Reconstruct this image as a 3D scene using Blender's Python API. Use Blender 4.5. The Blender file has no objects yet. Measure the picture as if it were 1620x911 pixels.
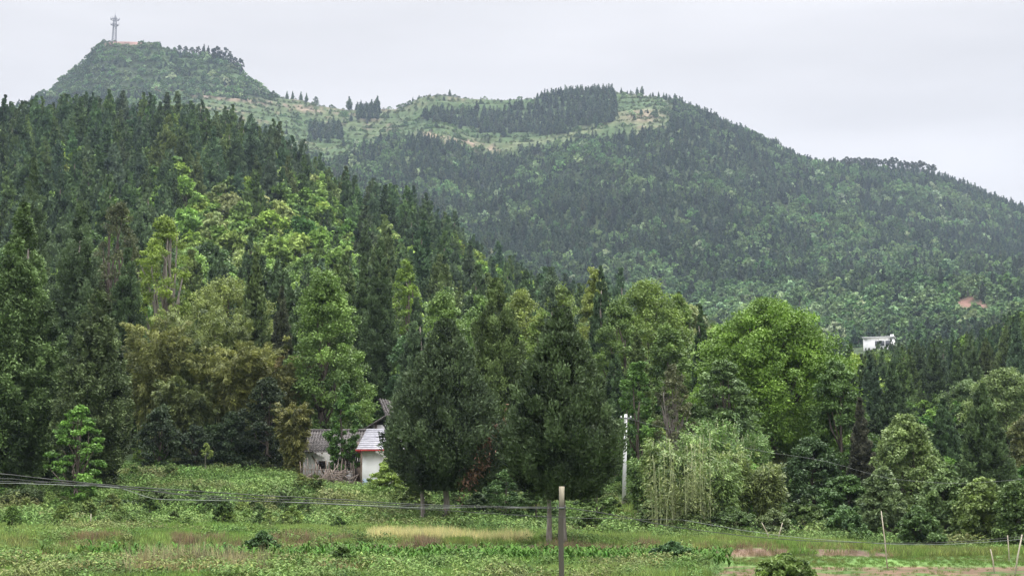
import bpy, math, random
import numpy as np
from mathutils import Vector

# ------------------------------------------------------------------ camera, light, exposure
SC = bpy.context.scene
COL = SC.collection
EYE = 2.6
HFOV = math.radians(40.0)
PITCH = math.radians(8.56)
F = 810.0 / math.tan(HFOV / 2)
CP, SP = math.cos(PITCH), math.sin(PITCH)

cam_d = bpy.data.cameras.new('camera')
cam = bpy.data.objects.new('camera', cam_d)
COL.objects.link(cam)
cam.location = (0, 0, EYE)
cam.rotation_euler = (math.pi / 2 + PITCH, 0, 0)
cam_d.angle = HFOV
cam_d.clip_start = 0.5
cam_d.clip_end = 8000
SC.camera = cam

SUN_EL, SUN_AZ = math.radians(62), math.radians(60)   # azimuth from +Y towards +X
W = bpy.data.worlds.new('World')
SC.world = W
W.use_nodes = True
nt = W.node_tree
nt.nodes.clear()
out = nt.nodes.new('ShaderNodeOutputWorld')
bg = nt.nodes.new('ShaderNodeBackground')
sky = nt.nodes.new('ShaderNodeTexSky')
sky.sky_type = 'NISHITA'
sky.sun_disc = False
sky.sun_elevation = SUN_EL
sky.sun_rotation = SUN_AZ
sky.dust_density = 4.0
sks = nt.nodes.new('ShaderNodeVectorMath'); sks.operation = 'SCALE'; sks.inputs['Scale'].default_value = 0.08
nt.links.new(sky.outputs[0], sks.inputs[0])
tc = nt.nodes.new('ShaderNodeTexCoord')
sep = nt.nodes.new('ShaderNodeSeparateXYZ')
nt.links.new(tc.outputs['Generated'], sep.inputs[0])
ramp = nt.nodes.new('ShaderNodeValToRGB')          # an overcast sky: brightest overhead
cr = ramp.color_ramp
cr.elements[0].position = 0.0; cr.elements[0].color = (.168, .165, .1675, 1)
cr.elements[1].position = 1.0; cr.elements[1].color = (1, 1, 1, 1)
e = cr.elements.new(0.36); e.color = (.168, .165, .1675, 1)
e = cr.elements.new(0.60); e.color = (.66, .66, .68, 1)
nt.links.new(sep.outputs['Z'], ramp.inputs[0])
rs = nt.nodes.new('ShaderNodeVectorMath'); rs.operation = 'SCALE'; rs.inputs['Scale'].default_value = 2.35
nt.links.new(ramp.outputs[0], rs.inputs[0])
# soft cloud mottling
mp = nt.nodes.new('ShaderNodeMapping'); mp.inputs['Scale'].default_value = (1.2, 1.2, 7)
nt.links.new(tc.outputs['Generated'], mp.inputs[0])
nz = nt.nodes.new('ShaderNodeTexNoise'); nz.inputs['Scale'].default_value = 1.6; nz.inputs['Detail'].default_value = 5
nt.links.new(mp.outputs[0], nz.inputs[0])
mr = nt.nodes.new('ShaderNodeMapRange'); mr.inputs[1].default_value = .3; mr.inputs[2].default_value = .7
mr.inputs[3].default_value = .80; mr.inputs[4].default_value = 1.10
nt.links.new(nz.outputs[0], mr.inputs[0])
cs = nt.nodes.new('ShaderNodeVectorMath'); cs.operation = 'SCALE'
nt.links.new(rs.outputs[0], cs.inputs[0]); nt.links.new(mr.outputs[0], cs.inputs['Scale'])
mixw = nt.nodes.new('ShaderNodeMix'); mixw.data_type = 'RGBA'; mixw.inputs[0].default_value = 0.94
nt.links.new(sks.outputs[0], mixw.inputs[6]); nt.links.new(cs.outputs[0], mixw.inputs[7])
nt.links.new(mixw.outputs[2], bg.inputs[0])
bg.inputs[1].default_value = 1.0
nt.links.new(bg.outputs[0], out.inputs[0])

sun_d = bpy.data.lights.new('sun', 'SUN')
sun_d.energy = 1.5
sun_d.angle = math.radians(14)
sun_d.color = (1.0, .97, .90)
sun = bpy.data.objects.new('sun', sun_d)
COL.objects.link(sun)
sdir = Vector((math.sin(SUN_AZ) * math.cos(SUN_EL), math.cos(SUN_AZ) * math.cos(SUN_EL), math.sin(SUN_EL)))
sun.rotation_euler = sdir.to_track_quat('Z', 'Y').to_euler()

SC.view_settings.view_transform = 'Standard'
SC.view_settings.look = 'None'
SC.view_settings.gamma = 1
SC.view_settings.use_curve_mapping = False
SC.view_settings.exposure = 1.16
cy = SC.cycles
cy.use_denoising = True
cy.max_bounces = 5; cy.diffuse_bounces = 3; cy.glossy_bounces = 1; cy.transmission_bounces = 2
cy.transparent_max_bounces = 4; cy.volume_bounces = 0
cy.caustics_reflective = False; cy.caustics_refractive = False
HAZE = 0.000085
HAZE_COL = (.60, .72, .92, 1)

# ------------------------------------------------------------------ helpers
R = np.random.RandomState(7)
rnd = random.Random(11)

def ray(px, py):
    x = (px - 810.0) / F
    y = (455.5 - py) / F
    d = CP - y * SP
    return x / d, (SP + y * CP) / d
def at(px, py, D):
    u, e = ray(px, py)
    return Vector((u * D, D, EYE + e * D))
def proj(X, Y, Z):
    a = X / Y; e = (Z - EYE) / Y
    d = CP + e * SP
    return 810 + F * a / d, 455.5 - F * (e * CP - SP) / d

def pchip(xk, yk, x):
    """monotone cubic through (xk, yk); yk may be (K, N) with x (N,), or (K,) ."""
    xk = np.asarray(xk, float); yk = np.asarray(yk, float)
    h = np.diff(xk)
    sh = (slice(None),) + (None,) * (yk.ndim - 1)
    dl = np.diff(yk, axis=0) / h[sh]
    d = np.zeros_like(yk)
    a, b = dl[:-1], dl[1:]
    w = (a * b) > 0
    hm = np.where(w, 2 * a * b / np.where(w, a + b, 1), 0)
    d[1:-1] = hm
    d[0], d[-1] = dl[0], dl[-1]
    i = np.clip(np.searchsorted(xk, x) - 1, 0, len(xk) - 2)
    t = np.clip((x - xk[i]) / h[i], 0, 1)
    if yk.ndim == 1:
        y0, y1, d0, d1 = yk[i], yk[i + 1], d[i], d[i + 1]
    else:
        n = np.arange(len(x))
        y0, y1, d0, d1 = yk[i, n], yk[i + 1, n], d[i, n], d[i + 1, n]
    hh = h[i]
    return ((2*t**3 - 3*t**2 + 1) * y0 + (t**3 - 2*t**2 + t) * hh * d0 + (-2*t**3 + 3*t**2) * y1 + (t**3 - t**2) * hh * d1)

_tab = np.random.RandomState(3).rand(256, 256)
def vnoise(x, y):
    xi = np.floor(x).astype(int); yi = np.floor(y).astype(int)
    fx = x - xi; fy = y - yi
    fx = fx*fx*(3-2*fx); fy = fy*fy*(3-2*fy)
    a = _tab[xi & 255, yi & 255]; b = _tab[(xi+1) & 255, yi & 255]
    c = _tab[xi & 255, (yi+1) & 255]; d = _tab[(xi+1) & 255, (yi+1) & 255]
    return (a*(1-fx)+b*fx)*(1-fy) + (c*(1-fx)+d*fx)*fy
def fbm(x, y, s, o=4, seed=0):
    r = 0; amp = 1; tot = 0
    x = x / s + seed * 17.3; y = y / s + seed * 9.7
    for k in range(o):
        r = r + amp * vnoise(x, y); tot += amp
        x = x * 2.03 + 5.1; y = y * 2.03 + 3.7; amp *= .5
    return r / tot          # 0..1, mean .5
def smooth(a, b, x):
    t = np.clip((x - a) / (b - a), 0, 1)
    return t * t * (3 - 2 * t)

# terrain: for each distance, the heights across the view
def Z(d): return ('z', d)
KEYS = [
 (-200, 'z', [(-400, 0), (2000, 0)]),
 (50, 'z', [(-400, .0), (2000, 0)]),
 (57, 'z', [(-400, .1), (800, .05), (1150, .0), (2000, -.02)]),
 (63.9, 'z', [(-400, .25), (800, .2), (1150, .12), (2000, .05)]),
 (65.4, 'z', [(-400, .8), (500, .62), (900, .5), (1150, .42), (1330, .35), (1420, .1), (2000, .08)]),
 (76, 'p', [(-400, 836), (500, 838), (800, 848), (1100, 854), (1300, 860), (1420, 872), (2000, 874)]),
 (85, 'p', [(-400, 826), (300, 826), (600, 828), (700, 829), (900, 842), (1100, 840), (1300, 846), (1450, 862), (2000, 862)]),
 (95, 'p', [(-400, 800), (0, 796), (200, 782), (400, 780), (600, 790), (700, 812), (900, 822), (1050, 800), (1200, 800), (1350, 820), (1450, 840), (2000, 840)]),
 (112, 'p', [(-400, 770), (0, 765), (200, 744), (450, 748), (600, 756), (700, 770), (900, 780), (1050, 740), (1200, 730), (1350, 770), (1450, 790), (2000, 790)]),
 (150, 'p', [(-400, 690), (0, 690), (200, 665), (450, 685), (600, 690), (700, 695), (900, 690), (1050, 660), (1200, 670), (1350, 700), (2000, 720)]),
 (220, 'p', [(-400, 565), (0, 562), (200, 545), (450, 560), (600, 560), (750, 600), (900, 620), (1050, 630), (1200, 650), (1400, 660), (1620, 620), (2000, 600)]),
 (320, 'p', [(-400, 410), (0, 412), (200, 408), (400, 440), (540, 472), (670, 515), (750, 555), (900, 590), (1000, 620), (1200, 650), (1400, 635), (1500, 600), (1620, 570), (2000, 540)]),
 (450, 'p', [(-400, 258), (0, 262), (180, 254), (320, 266), (480, 328), (560, 380), (670, 410), (740, 460), (830, 515), (900, 560), (1000, 620), (1200, 640), (1400, 600), (1620, 590), (2000, 590)]),
 (520, 'p', [(-400, 248), (0, 248), (180, 234), (320, 252), (480, 328), (560, 380), (670, 418), (740, 480), (830, 530), (900, 580), (1000, 620), (1200, 630), (1400, 575), (1620, 570), (2000, 560)]),
 (650, 'p', [(-400, 290), (0, 290), (200, 280), (480, 380), (700, 480), (900, 580), (1100, 600), (1250, 570), (1400, 548), (1620, 540), (2000, 540)]),
 (900, 'p', [(-400, 330), (0, 330), (400, 370), (700, 440), (900, 500), (1100, 515), (1400, 495), (1620, 480), (2000, 480)]),
 (1300, 'p', [(-400, 260), (0, 250), (200, 240), (400, 260), (500, 285), (620, 320), (750, 345), (1000, 330), (1100, 345), (1200, 370), (1400, 400), (1620, 420), (2000, 440)]),
 (1560, 'p', [(-400, 215), (0, 215), (200, 185), (300, 180), (440, 200), (520, 222), (620, 236), (690, 215), (760, 240), (830, 238), (900, 222), (960, 208), (1040, 200), (1120, 240), (1220, 290), (1400, 330), (1620, 380), (2000, 420)]),
 (1680, 'p', [(-400, 210), (0, 200), (80, 170), (200, 148), (300, 148), (400, 166), (440, 182), (520, 198), (620, 206), (690, 192), (760, 206), (830, 206), (900, 192), (960, 180), (1040, 170), (1100, 196), (1200, 238), (1290, 272), (1400, 285), (1500, 310), (1620, 345), (2000, 420)]),
 (1800, 'p', [(-400, 210), (0, 190), (70, 160), (100, 136), (135, 104), (168, 72), (200, 68), (240, 74), (290, 92), (330, 94), (360, 104), (395, 132), (430, 158), (480, 166), (560, 178), (620, 176), (655, 164), (695, 154), (740, 160), (800, 163), (860, 160), (900, 153), (960, 150), (1040, 158), (1100, 182), (1200, 226), (1290, 266), (1340, 270), (1450, 276), (1500, 292), (1560, 318), (1620, 340), (1720, 380), (2000, 430)]),
 (1900, 'p', [(-400, 240), (0, 230), (100, 200), (200, 110), (300, 130), (400, 190), (560, 200), (700, 190), (900, 185), (1040, 190), (1200, 260), (1450, 300), (1620, 370), (2000, 460)]),
 (2800, 'p', [(-400, 560), (2000, 600)]),
]
_K = []
for D, mode, pts in KEYS:
    if mode == 'z':
        us = [ray(p, 800)[0] for p, _ in pts]; zs = [z for _, z in pts]
    else:
        us, zs = [], []
        for p, q in pts:
            u, e = ray(p, q); us.append(u); zs.append(EYE + e * D)
    _K.append((D, np.array(us), np.array(zs)))

def H(X, Y):
    X = np.atleast_1d(np.asarray(X, float)).ravel(); Y = np.atleast_1d(np.asarray(Y, float)).ravel()
    u = np.clip(X / np.maximum(Y, 20.), -.56, .56)
    zk = np.stack([pchip(us, zs, np.clip(u, us[0], us[-1])) for _, us, zs in _K])
    z = pchip(np.array([k[0] for k in _K]), zk, Y)
    z = z + (fbm(X, Y, 3.0, 3, 1) - .5) * .28 * smooth(45, 60, Y) * (1 - .0 * Y)
    z = z + (fbm(X, Y, 22., 3, 2) - .5) * 2.6 * smooth(118, 170, Y)
    z = z + (fbm(X, Y, 130., 4, 3) - .5) * 34 * smooth(700, 1000, Y) * (1 - .8 * smooth(1500, 1700, Y))
    fq = X * .86 + Y * .30 + 60 * (fbm(X, Y, 160., 2, 14) - .5)
    z = z + (np.abs(fbm(fq, Y * .12, 75., 2, 15) - .5) * -2 + .25) * 44 * smooth(680, 850, Y) * (1 - smooth(1350, 1600, Y))
    # terraces cut into the bare upper slopes
    w = smooth(1480, 1560, Y) * (1 - smooth(1780, 1800, Y)) * (1 - smooth(.08, .12, u))
    t = 13.0
    q = z / t; fr = q - np.floor(q)
    z = z + w * t * .55 * (smooth(.35, .65, fr) - fr)
    return z
def h1(x, y): return float(H(x, y)[0])

def new_mesh(name, verts, faces, mats=(), mat_idx=None, attr=None, color=None, smooth_=False):
    """verts (N,3); faces an (M,k) array or list of such arrays."""
    if isinstance(faces, np.ndarray): faces = [faces]
    faces = [f for f in faces if len(f)]
    me = bpy.data.meshes.new(name)
    verts = np.asarray(verts, np.float32)
    nl = sum(f.size for f in faces); npoly = sum(len(f) for f in faces)
    me.vertices.add(len(verts)); me.vertices.foreach_set('co', verts.ravel())
    me.loops.add(nl); me.polygons.add(npoly)
    me.loops.foreach_set('vertex_index', np.concatenate([f.ravel() for f in faces]).astype(np.int32))
    tot = np.concatenate([np.full(len(f), f.shape[1]) for f in faces])
    st = np.concatenate([[0], np.cumsum(tot)[:-1]])
    me.polygons.foreach_set('loop_start', st.astype(np.int32))
    try: me.polygons.foreach_set('loop_total', tot.astype(np.int32))
    except Exception: pass
    for m in mats: me.materials.append(m)
    if mat_idx is not None: me.polygons.foreach_set('material_index', mat_idx.astype(np.int32))
    if smooth_ is not False:
        sm = np.ones(npoly, bool) if smooth_ is True else smooth_
        me.polygons.foreach_set('use_smooth', sm)
    if attr is not None:
        a = me.attributes.new('var', 'FLOAT', 'POINT'); a.data.foreach_set('value', np.asarray(attr, np.float32))
    if color is not None:
        a = me.color_attributes.new('cover', 'FLOAT_COLOR', 'POINT')
        c = np.ones((len(verts), 4), np.float32); c[:, :3] = color
        a.data.foreach_set('color', c.ravel())
    me.update(calc_edges=True)
    me.validate()
    return me

def obj(name, me, parent=None, loc=None, col=None):
    o = bpy.data.objects.new(name, me)
    COL.objects.link(o)
    if parent: o.parent = parent
    if loc is not None: o.location = loc
    if col is not None: o.color = (*col, 1)
    return o
def tag(o, label=None, cat=None, group=None, kind=None):
    if label: o['label'] = label
    if cat: o['category'] = cat
    if group: o['group'] = group
    if kind: o['kind'] = kind
    return o
def empty(name, loc, rz=0.0):
    o = bpy.data.objects.new(name, None); COL.objects.link(o)
    o.location = loc; o.rotation_euler = (0, 0, rz); o.empty_display_size = .3
    return o

class MB:
    """collects simple solids into one mesh"""
    def __init__(s): s.v = []; s.q = []; s.t = []; s.n = 0
    def add(s, v, q=None, t=None):
        v = np.asarray(v, float).reshape(-1, 3)
        if q is not None and len(q): s.q.append(np.asarray(q) + s.n)
        if t is not None and len(t): s.t.append(np.asarray(t) + s.n)
        s.v.append(v); s.n += len(v); return s
    def box(s, c, d, rz=0, rx=0, ry=0):
        v = np.array([(x, y, z) for x in (-.5, .5) for y in (-.5, .5) for z in (-.5, .5)]) * np.array(d)
        if rx: a = math.cos(rx), math.sin(rx); v = v @ np.array([[1,0,0],[0,a[0],a[1]],[0,-a[1],a[0]]])
        if ry: a = math.cos(ry), math.sin(ry); v = v @ np.array([[a[0],0,-a[1]],[0,1,0],[a[1],0,a[0]]])
        if rz: a = math.cos(rz), math.sin(rz); v = v @ np.array([[a[0],a[1],0],[-a[1],a[0],0],[0,0,1]])
        q = [(0,1,3,2),(4,6,7,5),(0,4,5,1),(2,3,7,6),(0,2,6,4),(1,5,7,3)]
        return s.add(v + np.array(c), q=q)
    def tube(s, pts, rad, k=6):
        pts = np.asarray(pts, float); n = len(pts)
        rad = np.broadcast_to(np.asarray(rad, float), (n,))
        tg = np.gradient(pts, axis=0); tg /= np.linalg.norm(tg, axis=1)[:, None] + 1e-9
        ref = np.where(np.abs(tg[:, 2:3]) > .9, np.array([[1., 0, 0]]), np.array([[0., 0, 1]]))
        a = np.cross(tg, ref); a /= np.linalg.norm(a, axis=1)[:, None] + 1e-9
        b = np.cross(tg, a)
        th = np.arange(k) * 2 * math.pi / k
        v = pts[:, None] + rad[:, None, None] * (np.cos(th)[None, :, None] * a[:, None] + np.sin(th)[None, :, None] * b[:, None])
        i = np.arange(n - 1)[:, None] * k; j = np.arange(k)[None]
        q = np.stack([i + j, i + (j + 1) % k, i + k + (j + 1) % k, i + k + j], -1).reshape(-1, 4)
        t = []
        for j in range(1, k - 1):
            t.append((0, j + 1, j)); b0 = (n - 1) * k; t.append((b0, b0 + j, b0 + j + 1))
        return s.add(v.reshape(-1, 3), q=q, t=t)
    def build(s, name, mat, parent=None, loc=None, smooth_=False):
        v = np.concatenate(s.v)
        fs = []
        if s.q: fs.append(np.concatenate(s.q))
        if s.t: fs.append(np.concatenate(s.t))
        return obj(name, new_mesh(name, v, fs, [mat], smooth_=smooth_), parent, loc)

# ------------------------------------------------------------------ materials
def mat_new(name):
    m = bpy.data.materials.new(name); m.use_nodes = True
    t = m.node_tree; t.nodes.clear()
    o = t.nodes.new('ShaderNodeOutputMaterial')
    return m, t, o
def nn(t, k, **kw):
    n = t.nodes.new(k)
    for a, b in kw.items(): setattr(n, a, b)
    return n
def foliage_mat(name, source, base=(1, 1, 1), trans=.25, rough=.55, vary=.55, spec=.25):
    m, t, o = mat_new(name)
    if source == 'object':
        c = nn(t, 'ShaderNodeObjectInfo').outputs['Color']
    elif source == 'instance':
        a = nn(t, 'ShaderNodeAttribute', attribute_type='INSTANCER', attribute_name='tint'); c = a.outputs['Color']
    else:
        rgb = nn(t, 'ShaderNodeRGB'); rgb.outputs[0].default_value = (*base, 1); c = rgb.outputs[0]
    v = nn(t, 'ShaderNodeAttribute', attribute_type='GEOMETRY', attribute_name='var')
    rp = nn(t, 'ShaderNodeValToRGB')
    lo, hi = 1 - vary, 1 + vary
    rp.color_ramp.elements[0].color = (lo * .92 / 2, lo * 1.0 / 2, lo * 1.05 / 2, 1)
    rp.color_ramp.elements[1].color = (hi * 1.12 / 2, hi * 1.03 / 2, hi * .84 / 2, 1)
    t.links.new(v.outputs['Fac'], rp.inputs[0])
    mu = nn(t, 'ShaderNodeVectorMath', operation='MULTIPLY')
    t.links.new(c, mu.inputs[0]); t.links.new(rp.outputs[0], mu.inputs[1])
    sc = nn(t, 'ShaderNodeVectorMath', operation='SCALE'); sc.inputs['Scale'].default_value = 2
    t.links.new(mu.outputs[0], sc.inputs[0])
    p = nn(t, 'ShaderNodeBsdfPrincipled'); p.inputs['Roughness'].default_value = rough
    p.inputs['Specular IOR Level'].default_value = spec
    t.links.new(sc.outputs[0], p.inputs['Base Color'])
    tr = nn(t, 'ShaderNodeBsdfTranslucent'); t.links.new(sc.outputs[0], tr.inputs[0])
    mx = nn(t, 'ShaderNodeMixShader'); mx.inputs[0].default_value = trans
    t.links.new(p.outputs[0], mx.inputs[1]); t.links.new(tr.outputs[0], mx.inputs[2])
    t.links.new(mx.outputs[0], o.inputs[0])
    return m
def noise_mat(name, c1, c2, scale=3., rough=.85, stretch=(1, 1, 1), detail=5, bump=0.0, spec=.2, lo=.35, hi=.65):
    m, t, o = mat_new(name)
    tc = nn(t, 'ShaderNodeTexCoord'); mp = nn(t, 'ShaderNodeMapping'); mp.inputs['Scale'].default_value = stretch
    t.links.new(tc.outputs['Object'], mp.inputs[0])
    n = nn(t, 'ShaderNodeTexNoise'); n.inputs['Scale'].default_value = scale; n.inputs['Detail'].default_value = detail
    t.links.new(mp.outputs[0], n.inputs[0])
    r = nn(t, 'ShaderNodeValToRGB')
    r.color_ramp.elements[0].position = lo; r.color_ramp.elements[1].position = hi
    r.color_ramp.elements[0].color = (*c1, 1); r.color_ramp.elements[1].color = (*c2, 1)
    t.links.new(n.outputs[0], r.inputs[0])
    p = nn(t, 'ShaderNodeBsdfPrincipled'); p.inputs['Roughness'].default_value = rough
    p.inputs['Specular IOR Level'].default_value = spec
    t.links.new(r.outputs[0], p.inputs['Base Color'])
    if bump:
        b = nn(t, 'ShaderNodeBump'); b.inputs['Strength'].default_value = bump
        t.links.new(n.outputs[0], b.inputs['Height']); t.links.new(b.outputs[0], p.inputs['Normal'])
    t.links.new(p.outputs[0], o.inputs[0])
    return m
M = {}
M['leaf'] = foliage_mat('leaf', 'object', trans=.20, rough=.5)
M['needle'] = foliage_mat('needle', 'object', trans=.12, rough=.6, vary=.78, spec=.2)
M['leaf_far'] = foliage_mat('leaf_far', 'instance', trans=.15, rough=.7, spec=.08)
M['bark'] = noise_mat('bark', (.07, .055, .045), (.17, .14, .12), 6, stretch=(1, 1, .25), bump=.5)
M['bark_pale'] = noise_mat('bark_pale', (.16, .135, .115), (.30, .27, .24), 7, stretch=(1, 1, .25), bump=.4)
M['culm_pale'] = noise_mat('culm_pale', (.26, .30, .15), (.42, .44, .25), 4, rough=.45, stretch=(1, 1, .4))
M['culm'] = noise_mat('culm', (.13, .17, .06), (.28, .29, .13), 4, rough=.45, stretch=(1, 1, .4))
M['white_wall'] = noise_mat('white_wall', (.64, .62, .60), (.88, .87, .86), 1.1, stretch=(1, 1, .5), bump=.1, lo=.28, hi=.45)
M['old_tile'] = noise_mat('old_tile', (.05, .046, .045), (.16, .145, .14), 5, bump=.6)
M['new_tile'] = noise_mat('new_tile', (.36, .35, .39), (.52, .51, .55), 3, rough=.4, bump=.1)
M['red'] = noise_mat('red', (.36, .03, .035), (.50, .06, .06), 3, rough=.5)
M['wood'] = noise_mat('wood', (.09, .065, .05), (.22, .17, .13), 5, stretch=(1, 1, .2), bump=.5)
M['grey_wood'] = noise_mat('grey_wood', (.09, .07, .06), (.25, .20, .17), 6, stretch=(1, 1, .15), bump=.5)
M['dark'] = noise_mat('dark', (.015, .014, .013), (.04, .036, .033), 3)
M['pole'] = noise_mat('pole', (.60, .60, .61), (.70, .70, .70), 2, stretch=(1, 1, .3))
M['metal'] = noise_mat('metal', (.10, .10, .12), (.18, .185, .20), 4, rough=.5)
M['cable'] = noise_mat('cable', (.03, .03, .03), (.07, .07, .07), 4, rough=.6)
M['cable_pale'] = noise_mat('cable_pale', (.16, .17, .16), (.25, .26, .25), 4, rough=.5)
M['blue'] = noise_mat('blue', (.30, .42, .52), (.45, .55, .62), 2, rough=.6)
M['concrete'] = noise_mat('concrete', (.30, .29, .28), (.48, .47, .45), 4, bump=.3)
M['cut_bamboo'] = noise_mat('cut_bamboo', (.30, .25, .19), (.52, .46, .38), 3, stretch=(1, 1, .3))

def ground_mat():
    m, t, o = mat_new('ground_cover')
    c = nn(t, 'ShaderNodeVertexColor', layer_name='cover')
    g = nn(t, 'ShaderNodeNewGeometry')
    n1 = nn(t, 'ShaderNodeTexNoise'); n1.inputs['Scale'].default_value = 2.4; n1.inputs['Detail'].default_value = 7
    n2 = nn(t, 'ShaderNodeTexNoise'); n2.inputs['Scale'].default_value = .22; n2.inputs['Detail'].default_value = 6
    t.links.new(g.outputs['Position'], n1.inputs[0]); t.links.new(g.outputs['Position'], n2.inputs[0])
    ad = nn(t, 'ShaderNodeMath', operation='ADD'); t.links.new(n1.outputs[0], ad.inputs[0]); t.links.new(n2.outputs[0], ad.inputs[1])
    mr = nn(t, 'ShaderNodeMapRange'); mr.inputs[1].default_value = .7; mr.inputs[2].default_value = 1.3
    mr.inputs[3].default_value = .55; mr.inputs[4].default_value = 1.45
    t.links.new(ad.outputs[0], mr.inputs[0])
    s = nn(t, 'ShaderNodeVectorMath', operation='SCALE'); t.links.new(c.outputs[0], s.inputs[0]); t.links.new(mr.outputs[0], s.inputs['Scale'])
    p = nn(t, 'ShaderNodeBsdfPrincipled'); p.inputs['Roughness'].default_value = .95; p.inputs['Specular IOR Level'].default_value = .1
    t.links.new(s.outputs[0], p.inputs['Base Color'])
    b = nn(t, 'ShaderNodeBump'); b.inputs['Strength'].default_value = .6; b.inputs['Distance'].default_value = .3
    t.links.new(n1.outputs[0], b.inputs['Height']); t.links.new(b.outputs[0], p.inputs['Normal'])
    t.links.new(p.outputs[0], o.inputs[0])
    return m
M['ground'] = ground_mat()

# ------------------------------------------------------------------ terrain
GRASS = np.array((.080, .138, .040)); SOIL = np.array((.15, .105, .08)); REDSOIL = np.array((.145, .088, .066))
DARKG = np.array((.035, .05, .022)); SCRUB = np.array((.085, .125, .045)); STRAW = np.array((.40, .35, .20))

def lerp(a, b, w): return a * (1 - w[:, None]) + b * w[:, None]
def inband(px, py, pts, half, soft):
    y = np.interp(px, [p[0] for p in pts], [p[1] for p in pts])
    inside = smooth(pts[0][0] - 10, pts[0][0] + 10, px) * (1 - smooth(pts[-1][0] - 10, pts[-1][0] + 10, px))
    return inside * (1 - smooth(half, half + soft, np.abs(py - y)))
def cover(X, Y, Zv):
    px, py = proj(X, np.maximum(Y, 5), Zv)
    n = fbm(X, Y, 5., 4, 5); n2 = fbm(X, Y, 1.6, 3, 6)
    c = np.tile(GRASS, (len(X), 1))
    c = lerp(c, GRASS * 1.25, smooth(.45, .7, n))
    near = Y < 116
    # soil in the vegetable plots and on the cut banks
    plot = (smooth(44, 48, Y) * (1 - smooth(56, 58, Y))) * smooth(.50, .62, n * .6 + n2 * .4)
    c = lerp(c, SOIL, plot * .8)
    n4 = fbm(X, Y, .7, 3, 7)
    bank = np.exp(-((Y - 64.7) / .95) ** 2) * smooth(.36, .50, (n2 * .5 + n4 * .5) + .10 * smooth(1080, 1130, px)) * smooth(450, 620, px) * (1 - smooth(1395, 1420, px))
    c = lerp(c, SOIL * .95, np.clip(bank * 1.2, 0, 1))
    rb = smooth(1030, 1130, px) * (1 - smooth(897, 903, py) * 0) * (smooth(895.5, 897.5, py + (n2 - .5) * 5)) * (1 - smooth(909, 911, py - (n2 - .5) * 4))
    c = lerp(c, REDSOIL * .9, np.where(near, rb * smooth(.36, .5, n4) * .9, 0))
    strip = smooth(1100, 1180, px) * smooth(887, 889, py) * (1 - smooth(894, 896, py))
    c = lerp(c, np.array((.095, .16, .045)), np.where(near, strip, 0))
    yard = inband(px, py, [(470, 745), (560, 752), (660, 778)], 9, 8)
    c = lerp(c, SOIL * .9, np.where((Y > 98) & near, yard * .8, 0))
    slip = np.exp(-(((px - 985) / 32) ** 2 + ((py - 818) / 22) ** 2))
    c = lerp(c, REDSOIL, np.where(near & (Y > 76), np.clip(slip * 1.4, 0, 1), 0))
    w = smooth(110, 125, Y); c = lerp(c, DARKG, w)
    c = c * np.where(near, .62 + .76 * n4, 1)[:, None]
    # the mountain
    far = smooth(560, 640, Y)
    c = lerp(c, DARKG * 1.2, far)
    nb = fbm(X, Y, 60., 4, 8)
    low = np.interp(px, [80, 430, 500, 560, 620, 690, 760, 820, 900, 1000, 1060, 1100], [150, 215, 290, 240, 222, 222, 250, 246, 230, 214, 205, 170])
    grassy = smooth(225, 260, px) * (1 - smooth(1045, 1070, px)) * (1 - smooth(low - 6, low + 8, py)) * smooth(1300, 1500, Y)
    gcol = lerp(np.tile(np.array((.062, .098, .042)), (len(X), 1)), np.array((.085, .110, .052)), smooth(.4, .65, nb))
    fr = (Zv / 13.0) % 1.0
    gcol = lerp(gcol, SCRUB * .6, smooth(.30, .4, fr) * (1 - smooth(.62, .72, fr)) * .7)
    gcol = lerp(gcol, np.array((.17, .125, .09)), smooth(.72, .76, fr) * (1 - smooth(.80, .84, fr)) * smooth(.5, .6, nb) * .7)
    c = lerp(c, gcol, grassy)
    # tracks and bare ground on it
    fm = smooth(1200, 1300, Y)
    tr = inband(px, py, [(240, 140), (300, 148), (350, 156), (430, 163), (480, 172), (510, 177)], 1.6, 1.6)
    c = lerp(c, np.array((.26, .19, .15)), tr * fm * .7)
    tr = inband(px, py, [(660, 211), (720, 222), (780, 236)], 1.8, 2)
    c = lerp(c, np.array((.34, .24, .19)), tr * fm * .8)
    tr = inband(px, py, [(800, 232), (860, 222), (930, 208), (985, 188), (1030, 172)], 3, 4)
    c = lerp(c, np.array((.17, .18, .095)), tr * fm * .5)
    sp = np.exp(-(((px - 1015) / 24) ** 2 + ((py - 182) / 11) ** 2))
    c = lerp(c, np.array((.20, .165, .11)), np.clip(sp * 1.3, 0, 1) * fm * smooth(.35, .55, nb))
    sc_ = np.exp(-(((px - 1532) / 26) ** 4 + ((py - 480) / 9) ** 4))
    c = lerp(c, np.array((.19, .105, .085)), np.clip(sc_ * 1.5, 0, 1) * smooth(.3, .5, fbm(X, Y, 9., 3, 9)) * smooth(650, 750, Y))
    top = np.exp(-(((px - 210) / 42) ** 4 + ((py - 68) / 5) ** 4))
    c = lerp(c, np.array((.24, .15, .13)), np.clip(top * 1.4, 0, 1) * fm)
    return c

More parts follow.
